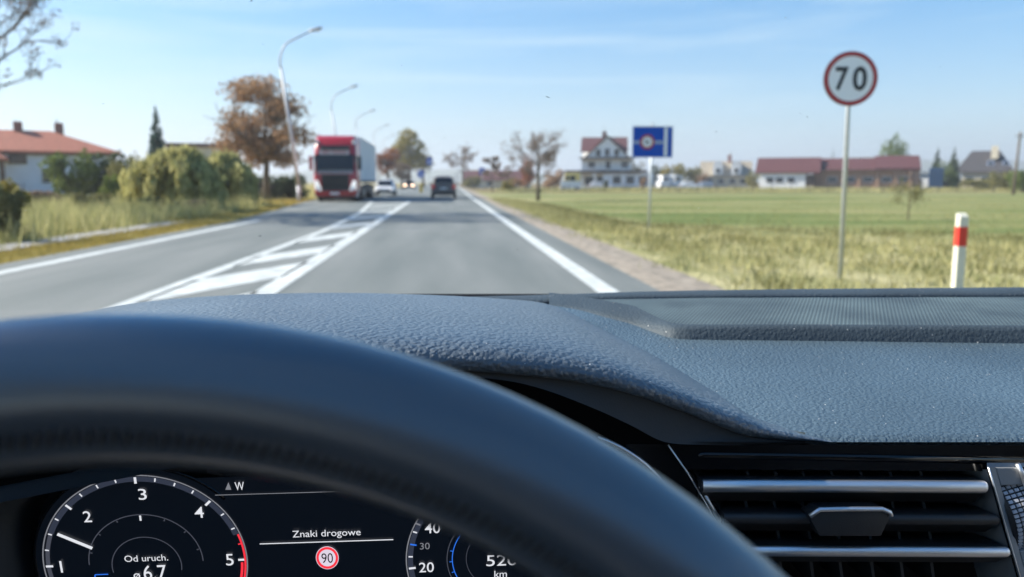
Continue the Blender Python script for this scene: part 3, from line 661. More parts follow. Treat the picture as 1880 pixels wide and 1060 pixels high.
# --- cottage with two white dormers
d = 200; p = spot(1332, d, ZR); t = thing('house', 'pale cottage with two bright white round topped dormers', 'house', p, facing(p)); k = d / F
Z = lambda py: hz(py, d) - ZR
MB().box((0, 5, Z(322) / 2), (86 * k, 10, Z(322))).build('wall', M['cream'], t)
M['roof_tan'] = mat('roof_tan', (.30, .26, .20), .85, var=.15, vscale=2)
rf = MB(); gable(rf, -43 * k, 43 * k, 0, 10, Z(322), Z(298)); rf = rf.build('roof', M['roof_tan'], t)
for q in (-14, 18):
    pts = [Vector((q * k + 9 * k * math.cos(a), 0, Z(316) + 1.2 + 9 * k * 1.2 * max(0, math.sin(a)))) for a in np.linspace(0, math.pi, 10)]
    pts = [Vector((q * k + 9 * k, 0, Z(322)))] + pts + [Vector((q * k - 9 * k, 0, Z(322)))]
    o = MB().prism(pts, Vector((0, -.6, 0)), Vector((0, 4.5, 0))).build('dormer', M['white_wall'], t)
    window(t, q * k, Z(314), 1.0, 1.1, -.6)
for q in (-28, -8, 12, 30): window(t, q * k, Z(333), 1.2, 1.1, 0)
MB().box((6 * k, 5, Z(294)), (.9, .9, 2.6)).build('chimney', M['brickred'], t)
MB().tube([(8 * k, 5, Z(294)), (8 * k, 5, Z(278))], .09, 5).build('antenna', M['grey'], t)
# --- long barn
d = 155; p = spot(1533, d, ZR); t = thing('barn', 'long brick barn with plum coloured roof across the field', 'barn', p, facing(p)); k = d / F
Z = lambda py: hz(py, d) - ZR
MB().box((50 * k, 5, Z(314) / 2), (175 * k, 9, Z(314))).build('wall', M['brick'], t)
MB().box((-90 * k, 3, Z(316) / 2), (80 * k, 9, Z(316))).build('white_wall', M['white_wall'], t)
rf = MB(); gable(rf, -134 * k, -30 * k, -1.5, 7.5, Z(316), Z(291)); rf.build('roof', M['roof_brown'], t)
rf = MB(); gable(rf, -30 * k, 134 * k, .5, 9.5, Z(312), Z(292.5)); rf.build('roof', M['roof_brown'], t)
rf = MB(); gable(rf, 70 * k, 134 * k, .5, 9.5, Z(309.5), Z(289)); rf.build('roof', M['roof_brown'], t)
MB().prism([Vector((-134 * k, -1.5, Z(316))), Vector((-134 * k, 7.5, Z(316))), Vector((-134 * k, 3, Z(292)))], Vector((0, 0, 0)), Vector((.3, 0, 0))).build('gable_wall', M['white_wall'], t)
for q in (-20, 10, 40, 70, 100, 122): MB().box((q * k, .35, Z(314) / 2), (.6, .5, Z(314))).build('pier', M['brick'], t)
for q in (-112, -95, -75): window(t, q * k, Z(331), 1.3, 1.0, -1.5)
for q in (-5, 25, 55, 85, 112): window(t, q * k, Z(330), 1.6, .9, .5)
MB().box((-46 * k, -1.2, Z(331)), (2.6, .3, Z(322) - Z(342))).build('barn_door', M['wood'], t)
for q, w in ((-52, 46), (30, 160)): MB().box((q * k, .2 if q > 0 else -.2, Z(313.5)), (w * k, 1.2, .22)).build('gutter', M['wood'], t)
# grey annex right of the barn + blue container
p = spot(1690, 160, ZR); t = thing('shed', 'grey lean-to shed at the right end of the long barn', 'shed', p, facing(p)); k = 160 / F
MB().box((0, 3, (hz(320, 160) - ZR) / 2), (36 * k, 6, hz(320, 160) - ZR)).build('wall', M['white_wall'], t); MB().box((2 * k, 3, hz(317, 160) - ZR), (46 * k, 7, .3), Matrix.Rotation(R(3), 3, 'Y')).build('roof', M['grey'], t)
MB().box((-6 * k, -.05, 1.1), (1.4, .12, 2.1)).build('door', M['wood'], t)
M['blue_tin'] = mat('blue_container', (.035, .08, .16), .5, var=.1, vscale=1)
p = spot(1718, 145, ZR); t = thing('container', 'dark blue shipping container between barn and firs', 'container', p, facing(p)); k = 145 / F
hh = hz(309, 145) - ZR; MB().box((0, 1.2, hh / 2 + .05), (24 * k, 2.4, hh - .1)).build('body', M['blue_tin'], t, bevel=.03)
for i in range(9): MB().box(((-10.5 + i * 2.6) * k, -.03, hh / 2), (.1, .07, hh * .9)).build('rib', M['blue_tin'], t)
# --- dark roofed house
d = 165; p = spot(1808, d, ZR); t = thing('house', 'dark slate roofed house with cream chimney at the far right', 'house', p, facing(p)); k = d / F
Z = lambda py: hz(py, d) - ZR
MB().box((0, 5, Z(317) / 2), (74 * k, 10, Z(317))).build('wall', M['cream'], t)
rf = hip(-44 * k, 40 * k, 0, 10, Z(318), Z(279), .6, 2.2).build('roof', M['roof_dark'], t)
MB().box((12 * k, 2.4, Z(281)), (1.25, 1.25, 2.6)).build('chimney', M['cream'], rf)
for q in (7, 31):
    MB().disc((q * k, 1.4, Z(300) - .1), (1, 0, 0), (0, .55, .84), .0, .55, n=20).build('skylight', M['glass'], rf); MB().disc((q * k, 1.35, Z(300) - .06), (1, 0, 0), (0, .55, .84), .55, .72, n=20).build('skylight_rim', M['chrome'], rf)
for q in (-25, 0, 20): window(t, q * k, Z(331), 1.4, 1.2, 0)
# ================================================================== STREET FURNITURE
M['galv'] = mat('galvanised_steel', (.46, .49, .50), .45, .5, var=.08, vscale=20)
M['lampgrey'] = mat('lamp_paint', (.45, .47, .50), .5, .2)
M['lampglass'] = mat('lamp_glass', (.8, .8, .8), .15)
order = ['nearest', 'second', 'third', 'fourth', 'fifth', 'sixth', 'seventh', 'eighth']
lamps = [(548, 53), (628, 84), (667, 112), (697, 140), (712, 170), (723, 200), (733, 235), (742, 270)]
def lamp(px, d, i):
    p = spot(px, d, ZL)
    t = thing('street_lamp', f'grey curved arm street lamp, {order[i]} of the row left of the road', 'street lamp', p, 0, 'street lamps along the left side of the road')
    H = 10.6; pts = [(0, 0, -.2), (-.05, 0, 4), (-.32, 0, 8.6)]
    MB().tube([(0, 0, -.2), (0, 0, 1.1)], .13, 10).build('base_sleeve', M['lampgrey'], t, smooth=True)
    arm = [(-.86, 0, 8.7)] + [(-.92 + .95 * (1 - math.cos(a)), 0, 8.95 + 1.5 * math.sin(a)) for a in np.linspace(.0, R(72), 9)] + [(1.15, 0, 11.05)]
    MB().tube([(0, 0, 1.0), (-.42, 0, 5), (-.86, 0, 8.7)], [.115, .1, .075], 10).build('pole', M['lampgrey'], t, smooth=True)
    MB().tube(arm, [.075] + [.06] * 9 + [.05], 8).build('arm', M['lampgrey'], t, smooth=True)
    hd = MB(); hd.loft([[Vector((x - 1.0, w * math.cos(a), 11.05 + .25 * (x - 2.0) + hh * math.sin(a))) for a in np.linspace(0, 2 * math.pi, 12, endpoint=False)] for x, w, hh in ((2.0, .06, .06), (2.15, .14, .10), (2.45, .2, .13), (2.75, .17, .11), (2.9, .06, .05))])
    h_ = hd.build('lamp_head', M['lampgrey'], t, smooth=True)
    MB().box((1.5, 0, 11.08), (.45, .24, .06)).build('lamp_glass', M['lampglass'], h_, bevel=.02)
    return t
for i, (px, d) in enumerate(lamps): lamp(px, d, i)
rl = [(842, 150), (838, 190), (836, 240)]
for i, (px, d) in enumerate(rl):
    p = spot(px, d, 0); t = thing('lamp_post', f'slim grey post right of the road beyond the vehicle, {order[i]} of three', 'post', p, 0, 'slim posts right of the road ahead')
    MB().tube([(0, 0, 0), (0, 0, 3.2)], [.1, .08], 8).build('pole', M['lampgrey'], t); MB().box((0, 0, 3.25), (.3, .3, .12)).build('cap', M['lampgrey'], t)
# sign materials
M['s_white'] = mat('sign_white', (.78, .80, .82), .45); M['s_red'] = mat('sign_red', (.36, .03, .03), .4); M['s_black'] = mat('sign_black', (.012, .014, .016), .5)
M['s_blue'] = mat('sign_blue', (.004, .075, .45), .6, spec=.15); M['s_pale'] = mat('sign_pale_line', (.30, .36, .50), .5); M['s_back'] = mat('sign_back', (.25, .26, .27), .5, .6)
# speed limit sign 70
foot = ground(1543, 513, -.16); dS = (foot - EYE).dot(FWD)
top = at(1561, 145, dS); t = thing('speed_limit_sign', 'round speed limit 70 sign with red rim on a steel pole', 'traffic sign', foot, facing(foot) * .25)
Mr = Matrix.Rotation(-t.rotation_euler.z, 4, 'Z'); lo = Mr @ (top - foot); rr = 48 / F * dS
MB().tube([(0, 0, -.3), (lo.x * .75, 0.04, lo.z - rr * .5), (lo.x, .04, lo.z + rr * .55)], .033, 12).build('pole', M['galv'], t, smooth=True)
pl = MB().tube([(lo.x, -.015, lo.z), (lo.x, .005, lo.z)], rr, 48).build('plate', M['s_back'], t)
MB().disc((lo.x, -.019, lo.z), (1, 0, 0), (0, 0, 1), 0, rr * .84, n=48).build('sign_face', M['s_white'], pl)
MB().disc((lo.x, -.022, lo.z), (1, 0, 0), (0, 0, 1), rr * .82, rr * .985, n=64).build('red_rim', M['s_red'], pl)
def signtext(name, s, m, par, x, y, z, w=None, h=None, bold=0.0):
    return text(name, s, m, par, Matrix.Translation((x, y, z)) @ Matrix.Rotation(R(90), 4, 'X'), w, h, bold)
signtext('numeral', '7', M['s_black'], pl, lo.x - rr * .33, -.024, lo.z, rr * .48, rr * .86, .022); signtext('numeral', '0', M['s_black'], pl, lo.x + rr * .33, -.024, lo.z, rr * .52, rr * .88, .022)
for q in (-.5, .35): MB().box((lo.x, .03, lo.z + q * rr), (.12, .05, .03)).build('clamp', M['galv'], t)
# blue information sign
foot = ground(1191, 424, -.2); dS = (foot - EYE).dot(FWD); k = dS / F
top = at(1198, 261, dS); t = thing('road_sign', 'blue rectangular road sign with a round restriction symbol on a pole', 'traffic sign', foot)
lo = top - foot; sw, sh = 74 * k, 56 * k
MB().tube([(0, 0, -.3), (lo.x, .05, lo.z + sh * .62)], .035, 12).build('pole', M['galv'], t, smooth=True)
pl = MB().box((lo.x, 0, lo.z), (sw, .025, sh)).build('plate', M['s_blue'], t, bevel=.006)
bd = MB()
for cx_, cz_, a, b in ((0, sh / 2 - .015, sw, .03), (0, -sh / 2 + .015, sw, .03), (-sw / 2 + .015, 0, .03, sh - .06), (sw / 2 - .015, 0, .03, sh - .06)): bd.box((lo.x + cx_, -.015, lo.z + cz_), (a, .008, b))
bd.build('border', M['s_pale'], pl)
MB().box((lo.x + 24 * k, -.016, lo.z), (6 * k, .008, sh - .08)).build('road_symbol', M['s_white'], pl)
MB().box((lo.x - 8 * k, -.0165, lo.z - .5 * k), (56 * k, .007, 6 * k)).build('lane_symbol', M['s_pale'], pl)
MB().disc((lo.x - 10 * k, -.024, lo.z), (1, 0, 0), (0, 0, 1), 0, 10.5 * k).build('symbol_face', M['s_white'], pl)
MB().disc((lo.x - 10 * k, -.027, lo.z), (1, 0, 0), (0, 0, 1), 9.3 * k, 13.5 * k).build('symbol_rim', M['s_red'], pl)
signtext('symbol_text', '8t', M['s_black'], pl, lo.x - 10 * k, -.027, lo.z, 9 * k, 9 * k)
# delineator post
foot = spot(1772, 7.3, -.14); t = thing('delineator_post', 'white roadside marker post with a red band near the right edge', 'marker post', foot, R(-12))
M['post'] = mat('post_white', (.64, .62, .50), .5, var=.1, vscale=9); M['postred'] = mat('post_red', (.62, .035, .02), .35)
def postring(z, s_=1.0): return [Vector((x * s_, y * s_, z)) for x, y in ((-.048, -.02), (-.034, -.04), (.034, -.04), (.048, -.02), (.04, .045), (-.04, .045))]
MB().loft([postring(-.2), postring(.0), postring(1.06), [q + Vector((0, 0, .03 if q.y > 0 else 0)) for q in postring(1.075, .93)]]).build('body', M['post'], t)
ztop = hz(392, 7.3) + .14
MB().loft([postring(.80, 1.02), postring(.98, 1.02)], cap=False).build('red_band', M['postred'], t)
# far small signs
def blue_round(label, px, py, d, r_, base):
    p = spot(px, d, 0); t = thing('keep_right_sign', label, 'traffic sign', p); z_ = hz(py, d)
    M['yellow'] = M.get('yellow') or mat('bollard_yellow', (.62, .40, .03), .5)
    MB().box((0, 0, .5), (.36, .25, 1.0)).build('bollard', M['yellow'], t, bevel=.05); MB().tube([(0, .1, .3), (0, .1, z_ + .2)], .04, 8).build('pole', M['galv'], t)
    pl = MB().tube([(0, -.02, z_), (0, .02, z_)], r_, 24).build('plate', M['s_blue'], t)
    MB().box((0, -.03, z_), (r_ * 1.2, .02, r_ * .28), Matrix.Rotation(R(45), 3, 'Y')).build('arrow', M['s_white'], pl)
    MB().prism([Vector((.5 * r_, 0, -.5 * r_)), Vector((.5 * r_, 0, .1 * r_)), Vector((-.1 * r_, 0, -.5 * r_))], Vector((0, -.045, z_)), Vector((0, -.03, z_))).build('arrow', M['s_white'], pl)
blue_round('round blue keep right arrow sign over a yellow bollard', 773, 320, 92, .42, 0)
def blue_sq(label, px, py, d, s_, tri=True, side=0):
    p = spot(px, d, 0); t = thing('crossing_sign', label, 'traffic sign', p); z_ = hz(py, d)
    MB().tube([(0, .05, 0), (0, .05, z_ + s_ * .6)], .045, 8).build('pole', M['galv'], t); pl = MB().box((0, 0, z_), (s_, .03, s_ * 1.25)).build('plate', M['s_blue'], t, bevel=.01)
    MB().prism([Vector((-s_ * .33, 0, -s_ * .3)), Vector((s_ * .33, 0, -s_ * .3)), Vector((0, 0, s_ * .3))], Vector((0, -.03, z_)), Vector((0, -.02, z_))).build('symbol', M['s_white'], pl)
blue_sq('small blue sign on a pole in front of the olive tree', 789, 297, 118, .8); blue_sq('small blue sign right of the road by the hedge', 885, 315, 125, .85)
# utility pole
p = spot(1862, 90, ZR); t = thing('utility_pole', 'tall grey utility pole at the right edge beyond the field', 'utility pole', p)
MB().tube([(0, 0, -.3), (.25, 0, hz(245, 90) - ZR)], [.17, .11], 10).build('pole', M['bark'], t, smooth=True); MB().box((.24, 0, hz(252, 90) - ZR), (1.1, .1, .1)).build('cross_arm', M['bark'], t)
for q in (-.2, .24, .68): MB().tube([(q, 0, hz(252, 90) - ZR + .05), (q, 0, hz(252, 90) - ZR + .25)], [.05, .03], 6).build('insulator', M['s_white'], t)
# field fence posts far edge
for i in range(26):
    px = 1010 + i * 34; p = spot(px, 112 + (i % 3), ZR)
    o = MB().tube([(0, 0, -.1), (.03, 0, 1.0)], [.06, .05], 6).build('fence_post', M['bark_d']); o.location = p
    tag(o, 'short brown wooden post along the far edge of the green field', 'fence post', 'fence posts along the far edge of the field')
# ================================================================== VEHICLES
M['tyre'] = mat('tyre_rubber', (.012, .012, .013), .85); M['rim'] = mat('wheel_rim', (.4, .41, .42), .35, .8)
M['carglass'] = mat('car_glass', (.012, .016, .02), .06); M['plate'] = mat('number_plate', (.72, .72, .70), .5)
M['trim'] = mat('black_trim', (.02, .02, .022), .6)
M['redlamp'] = mat('tail_lamp', (.40, .012, .015), .2, emit=(1, .03, .03), estr=.06)
M['headlamp'] = mat('head_lamp', (.8, .8, .8), .1, emit=(1, .95, .88), estr=.28); M['headlamp_warm'] = mat('head_lamp_warm', (.8, .8, .8), .1, emit=(1, .66, .42), estr=5)
def paint(name, c, metal=.2): return mat(name, c, .3, metal, coat=.6)
def sring(y, hw, z0, z1, n=20, p=4.0, top=1.0):
    out = []; zc, hh = (z0 + z1) / 2, (z1 - z0) / 2
    for i in range(n):
        a = 2 * math.pi * i / n + math.pi / n; c, s_ = math.cos(a), math.sin(a)
        x = hw * math.copysign(abs(c) ** (2 / p), c); z = hh * math.copysign(abs(s_) ** (2 / p), s_)
        if z > 0: x *= 1 - (1 - top) * z / hh
        out.append(Vector((x, y, zc + z)))
    return out
def wheel(par, x, y, r_, w, rim='rim'):
    o = MB().tube([(x - w / 2, y, r_), (x - w * .4, y, r_), (x + w * .4, y, r_), (x + w / 2, y, r_)], [r_ * .93, r_, r_, r_ * .93], 20)
    o = o.build('wheel', M['tyre'], par, smooth='auto')
    s_ = 1 if x > 0 else -1
    MB().disc((x + s_ * (w / 2 + .006), y, r_), (0, 1, 0), (0, 0, 1), .0, r_ * .62, n=16).build('rim', M[rim], o)
def car(name, label, loc, rz, body, W=1.8, Lc=4.4, H=1.5, suv=False, group=None, lamps='headlamp', cat='car'):
    """local frame: front of the vehicle towards -y"""
    t = thing(name, label, cat, loc, rz, group); hw = W / 2; y0, y1 = -Lc / 2, Lc / 2; bel = H * .60; gc = .24
    S = [sring(y0, hw * .80, gc + .08, bel * .72), sring(y0 + .12, hw * .93, gc, bel * .80), sring(y0 + .6, hw, gc - .02, bel * .92), sring(y0 + 1.3, hw, gc - .02, bel),
         sring(y1 - 1.2, hw, gc - .02, bel * 1.02), sring(y1 - .3, hw * .98, gc, bel * 1.02), sring(y1 - .06, hw * .94, gc + .06, bel * 1.0), sring(y1, hw * .86, gc + .12, bel * .92)]
    MB().loft(S).build('body', M[body], t, smooth='auto')
    ye = y1 - (.12 if suv else .35)
    G = [sring(y0 + 1.0, hw * .86, bel - .12, bel + .0, top=.9), sring(y0 + 1.75, hw * .88, bel - .12, H - .05, top=.80), sring(y0 + 2.2, hw * .88, bel - .12, H, top=.80), sring(y1 - .9, hw * .88, bel - .12, H - .02, top=.80), sring(ye - .12, hw * .86, bel - .12, H - .12, top=.82), sring(ye + .1, hw * .84, bel - .12, bel + .12, top=.9)]
    MB().loft(G).build('cabin', M[body], t, smooth='auto')
    def quad(n, m, pts): return MB().prism([Vector(q) for q in pts], Vector((0, 0, 0)), Vector((0, .0, .0))).build(n, M[m], t)
    def pane(n, pts, nrm):
        v = Vector(nrm) * .025; o = MB(); o.prism([Vector(q) for q in pts], Vector((0, 0, 0)), v); return o.build(n, M['carglass'], t)
    zt = H - .12
    ws = Vector((0, -.6, .75)).normalized()
    pane('windscreen', [(-hw * .76, y0 + .98, bel + .04), (hw * .76, y0 + .98, bel + .04), (hw * .66, y0 + 1.58, zt), (-hw * .66, y0 + 1.58, zt)], ws)
    pane('rear_window', [(-hw * .70, ye + .07, bel + .12), (hw * .70, ye + .07, bel + .12), (hw * .62, ye - .10, zt - .06), (-hw * .62, ye - .10, zt - .06)], (0, 1, .25))
    for s_ in (-1, 1):
        pane('side_window', [(s_ * hw * .845, y0 + 1.5, bel + .04), (s_ * hw * .845, y1 - .75, bel + .04), (s_ * hw * .74, y1 - 1.0, zt), (s_ * hw * .74, y0 + 2.0, zt)], (s_, 0, .3))
        MB().box((s_ * hw * 1.06, y0 + 1.55, bel + .06), (.2, .12, .14)).build('mirror', M[body], t, bevel=.03)
        MB().box((s_ * hw * .70, y0 + .06, bel * .70), (.38, .16, .16)).build('headlight', M[lamps], t, bevel=.03)
        MB().box((s_ * hw * .83, y1 - .07, bel * .86), (.24, .16, .30 if suv else .18)).build('tail_light', M['redlamp'], t, bevel=.03)
        for yy in (y0 + .85, y1 - .85): wheel(t, s_ * (hw - .10), yy, .34 if suv else .31, .21)
    MB().box((0, y0 + .02, bel * .50), (W * .55, .08, .20)).build('grille', M['trim'], t, bevel=.02); MB().box((0, y0 - .01, gc + .12), (W * .78, .10, .16)).build('bumper', M['trim'], t, bevel=.03)
    MB().box((0, y0 - .05, bel * .47), (.5, .02, .11)).build('number_plate', M['plate'], t)
    MB().box((0, y1 - .0, gc + .16), (W * .82, .12, .26)).build('bumper', M['trim'], t, bevel=.03); MB().box((0, y1 + .02, bel * .74), (.5, .03, .11)).build('number_plate', M['plate'], t)
    return t
M['c_brown'] = paint('paint_taupe', (.12, .10, .09), 0)
M['c_brown'].node_tree.nodes['Principled BSDF'].inputs['Coat Weight'].default_value = .15; M['c_brown'].node_tree.nodes['Principled BSDF'].inputs['Roughness'].default_value = .5; M['c_white'] = paint('paint_white', (.72, .73, .74), 0); M['c_dark'] = paint('paint_navy', (.03, .035, .05)); M['c_silver'] = paint('paint_silver', (.5, .52, .54), .4)
p = spot(814.5, 61, 0); car('suv', 'dark taupe car driving ahead in our lane seen from behind', p, R(180), 'c_brown', 1.86, 4.5, 1.72, True)
p = spot(708, 74, 0); car('car', 'white oncoming car following behind the red lorry', p, R(0), 'c_white', 1.8, 4.3, 1.48)
p = spot(751.5, 140, 0); car('car', 'distant dark oncoming car with warm lit headlights', p, 0, 'c_dark', 1.8, 4.3, 1.5, lamps='headlamp_warm')
parked = [(1102, 152, 'c_silver', R(70), 'silver car parked in front of the white house'), (1268, 150, 'c_white', R(80), 'white car parked left of the cottage with white dormers'), (1290, 158, 'c_silver', R(-95), 'silver car parked nearest the cottage with white dormers')]
for px, d, c, rz, lab in parked: car('car', lab, spot(px, d, ZR), rz, c, 1.75, 4.2, 1.5, group='cars parked beside the far houses')
def van(label, px, d, low, up, wpx, pyt, rz):
    p = spot(px, d, ZR); t = thing('van', label, 'van', p, rz); W = wpx / F * d; H = hz(pyt, d) - ZR
    MB().box((0, 1.0, .35 + H * .22), (W, 2.0, H * .44)).build('body', M[low], t, bevel=.08)
    MB().box((W * .10, 1.0, .30 + H * .66), (W * .78, 1.9, H * .46)).build('upper_body', M[up], t, bevel=.10)
    MB().box((W * .12, .02, H * .72), (W * .26, .06, H * .26)).build('window', M['carglass'], t, bevel=.02); MB().box((-W * .16, .02, H * .72), (W * .18, .06, H * .22)).build('window', M['carglass'], t, bevel=.02)
    for s_ in (-.32, .32):
        o = MB().tube([(s_ * W, -.03, .36), (s_ * W, .2, .36)], .36, 18).build('wheel', M['tyre'], t); MB().disc((s_ * W, -.035, .36), (1, 0, 0), (0, 0, 1), 0, .2, n=14).build('rim', M['rim'], o)
    MB().box((-W * .47, .9, .62), (.14, 1.2, .18)).build('headlight', M['lampglass'], t, bevel=.03)
M['v_yellow'] = paint('paint_yellow', (.72, .55, .16), 0)
van('small yellow and white van parked at the field edge', 1047, 118, 'c_white', 'v_yellow', 36, 318, R(-12))
van('white van parked under the yellow bush, left of a pair', 1222, 160, 'c_white', 'c_white', 22, 322, R(20)); van('white van parked under the yellow bush, right of a pair', 1245, 162, 'c_white', 'c_silver', 22, 322, R(20))
# ---- red articulated lorry
d = 50; p = spot(616, d, 0); t = thing('lorry', 'red articulated lorry with grey trailer coming towards us', 'lorry', p, R(1.2)); K_ = 1.04
M['t_red'] = paint('truck_red', (.40, .010, .018), 0); M['t_grey'] = mat('tarpaulin', (.82, .78, .76), .6, var=.05, vscale=.5); M['t_white'] = mat('lettering_panel', (.62, .55, .55), .5)
M['t_chrome'] = mat('dull_chrome', (.42, .45, .50), .3, .8)
W2 = 1.29
# cab shell by rings along height (front is -y)
def cabring(z, w, yf, yb, r_=.22):
    pts = []
    for cx_, cy_, a0 in ((w - r_, yf + r_, -90), (w - .05, yb - .05, 0), (-w + .05, yb - .05, 90), (-w + r_, yf + r_, 180)):
        rr_ = r_ if a0 in (-90, 180) else .05
        for q in range(5): a = R(a0 + q * 22.5); pts.append(Vector((cx_ + rr_ * math.cos(a), cy_ + rr_ * math.sin(a), z)))
    return pts
cab = MB().loft([cabring(.42, W2 * .96, .0, 2.3), cabring(.9, W2, -.04, 2.3), cabring(1.75, W2, .0, 2.3), cabring(1.9, W2 * .99, .03, 2.3), cabring(2.9, W2 * .97, .22, 2.3), cabring(3.2, W2 * .96, .30, 2.3), cabring(3.75, W2 * .93, .62, 2.3), cabring(4.0, W2 * .88, 1.05, 2.3)]).build('cab', M['t_red'], t, smooth='auto')
def slab(n, m, x, z, w, h, y, th=.06, tilt=0, par=None, bev=.015): return MB().box((x, y, z), (w, th, h), Matrix.Rotation(R(tilt), 3, 'X')).build(n, M[m], par or t, bevel=bev)
slab('windscreen', 'carglass', 0, 2.42, 2.22, .86, .10, .06, -11)
slab('sun_visor', 'trim', 0, 3.22, 1.7, .22, .16, .25, -15)
sp_ = slab('name_board', 't_white', -.05, 2.98, 1.75, .32, .17, .05, -11)
signtext('lettering', 'DEV.TRANS', M['t_red'], sp_, -.05, .125, 2.97, 1.45, .2, .02)
slab('dash_panel', 'trim', 0, 1.90, 2.25, .20, -.03, .08); slab('chrome_bar', 't_chrome', 0, 1.73, 2.1, .07, -.05, .08); slab('chrome_bar', 't_chrome', 0, 1.86, 2.1, .05, -.08, .06)
gr = slab('grille', 'trim', 0, 1.12, 1.62, 1.02, -.06, .08)
for i in range(6): slab('grille_bar', 'tyre', 0, .70 + i * .16, 1.55, .05, -.115, .05, par=gr)
for s_ in (-1, 1):
    hl_ = MB().prism([Vector((s_ * .82, 0, .62)), Vector((s_ * 1.22, 0, .74)), Vector((s_ * 1.24, 0, 1.26)), Vector((s_ * 1.05, 0, 1.30)), Vector((s_ * .9, 0, .95))], Vector((0, -.11, 0)), Vector((0, .05, 0))).build('headlight', M['headlamp'], t, bevel=.02)
    MB().tube([(s_ * 1.02, -.14, .78), (s_ * 1.02, -.10, .78)], .12, 16).build('lens', M['lampglass'], hl_)
    MB().box((s_ * 1.44, .12, 2.32), (.22, .20, .85)).build('mirror', M['t_red'] if s_ < 0 else M['trim'], t, bevel=.05)
    MB().tube([(s_ * 1.2, .2, 2.6), (s_ * 1.44, .14, 2.6)], .03, 6).build('mirror_arm', M['trim'], t)
    MB().box((s_ * 1.2, .42, 2.4), (.12, .5, .8)).build('side_glass', M['carglass'], t, bevel=.03)
    MB().box((s_ * .98, -.1, 3.62), (.2, .2, .16)).build('roof_lamp', M['lampglass'], t, bevel=.04) if False else None
    slab('bumper_lamp', 'trim', s_ * .8, .48, .28, .1, -.07, .05)
    slab('step', 't_chrome', s_ * 1.18, .52, .2, .5, .5, .6)
for s_ in (-1, 1):
    MB().tube([(s_ * 1.08, .42, 3.55), (s_ * 1.08, .62, 3.6)], .11, 14).build('roof_lamp', M['lampglass'], t)
slab('bumper', 't_red', 0, .50, 2.4, .34, -.05, .14, bev=.05); slab('number_plate', 'plate', -.05, .50, .56, .14, -.14, .03); slab('skirt', 'trim', 0, .30, 2.2, .14, .08, .1)
for s_ in (-1, 1):
    wheel(t, s_ * 1.05, 1.3, .5, .32)
    for yy in (3.9, 5.4): wheel(t, s_ * 1.0, yy, .5, .5)
    for yy in (11.6, 12.9, 14.2): wheel(t, s_ * 1.02, yy, .5, .4)
MB().box((0, 5.2, .85), (.9, 9.5, .25)).build('chassis', M['trim'], t)
tr = MB().box((0, 9.6, 2.62), (2.56, 13.6, 2.75)).build('trailer', M['t_grey'], t, bevel=.04)
for s_ in (-1, 1):
    MB().box((s_ * 1.285, 9.6, 1.22), (.05, 13.5, .16)).build('side_rail', M['trim'], tr); MB().box((s_ * 1.285, 9.6, 3.96), (.05, 13.6, .1)).build('top_rail', M['t_grey'], tr)
    for i in range(8): MB().box((s_ * 1.286, 3.2 + i * 1.8, 2.6), (.03, .08, 2.6)).build('post', M['t_grey'], tr)
    MB().box((s_ * 1.2, 8.4, .78), (.05, 4.6, .62)).build('side_guard', M['trim'], t)
t.scale = (K_, K_, K_)
# ================================================================== THE CAR WE SIT IN
S = 0.8
dash = thing('dashboard', 'grey grained dashboard with raised instrument cowl under the windscreen', 'dashboard', P(940, 900, .5 * S))
def DB(mb, name, m, **kw):
    o = mb.build(name, m, None, **kw); o.parent = dash; o.matrix_parent_inverse = Matrix.Translation(-dash.location); return o
def PS(a): return P(a[0], a[1], a[2] * S)
# stations: lip (front lower edge of the cowl), back (silhouette or crease)
ST = [((-700, 900, .46), (-700, 700, .60)), ((-400, 790, .46), (-400, 640, .64)), ((-100, 715, .46), (-100, 604, .67)), ((150, 682, .465), (100, 583, .70)), ((400, 665, .475), (260, 555, .72)), ((600, 659, .485), (430, 542, .735)),
      ((800, 660, .50), (610, 538, .75)), ((920, 666, .505), (765, 541, .77)), ((1050, 681, .515), (905, 548, .81)), ((1150, 702, .52), (1010, 560, .87)),
      ((1250, 735, .53), (1110, 606, .81)), ((1310, 759, .535), (1200, 652, .735)), ((1370, 782, .54), (1290, 706, .66)), ((1425, 798, .545), (1380, 763, .595)), ((1530, 812.5, .5485), (1530, 811.5, .551))]
NU = 150
def wpts(idx): return [tuple(PS(s_[idx])) for s_ in ST]
lip = cat_rom(wpts(0), NU); back = cat_rom(wpts(1), NU)
rows = []
vv = np.concatenate([np.linspace(-.10, 0, 5)[:-1], np.linspace(0, 1, 34), 1 + np.linspace(0, .3, 6)[1:]])
for v in vv:
    row = []
    for i in range(NU):
        u = i / (NU - 1); a, b = lip[i], back[i]; q = a + (b - a) * v; ww = min(1, (1 - u) * 7)
        f = np.array(RC @ Vector((0, 0, -1)))
        if v < 0:            # rolled under the lip
            k = -v / .10; q = a + np.array([0, .006 * k * k, -.007 * math.sin(k * 1.57)]) * ww
        elif v <= 1:
            edge = min(1, u * 3)
            ris = (.0055 if u < .62 else .0055 * max(.25, 1 - (u - .62) * 4)) * ww
            q = q + np.array([0, 0, ris * math.sin(math.pi * v ** .6) + .004 * ww * (1 - math.exp(-v * 22)) - .004 * ww * v])
        else:
            k = (v - 1) / .3; q = b + (np.array([0, .05 * k, -.022 * k * k - .004 * k]) if u < .62 else np.array([0, .006 * k, -.009 * k])) * ww
        row.append(Vector(q))
    rows.append(row)
DB(MB().grid(rows), 'instrument_cowl', M['cowl'], smooth=True, fix=False)
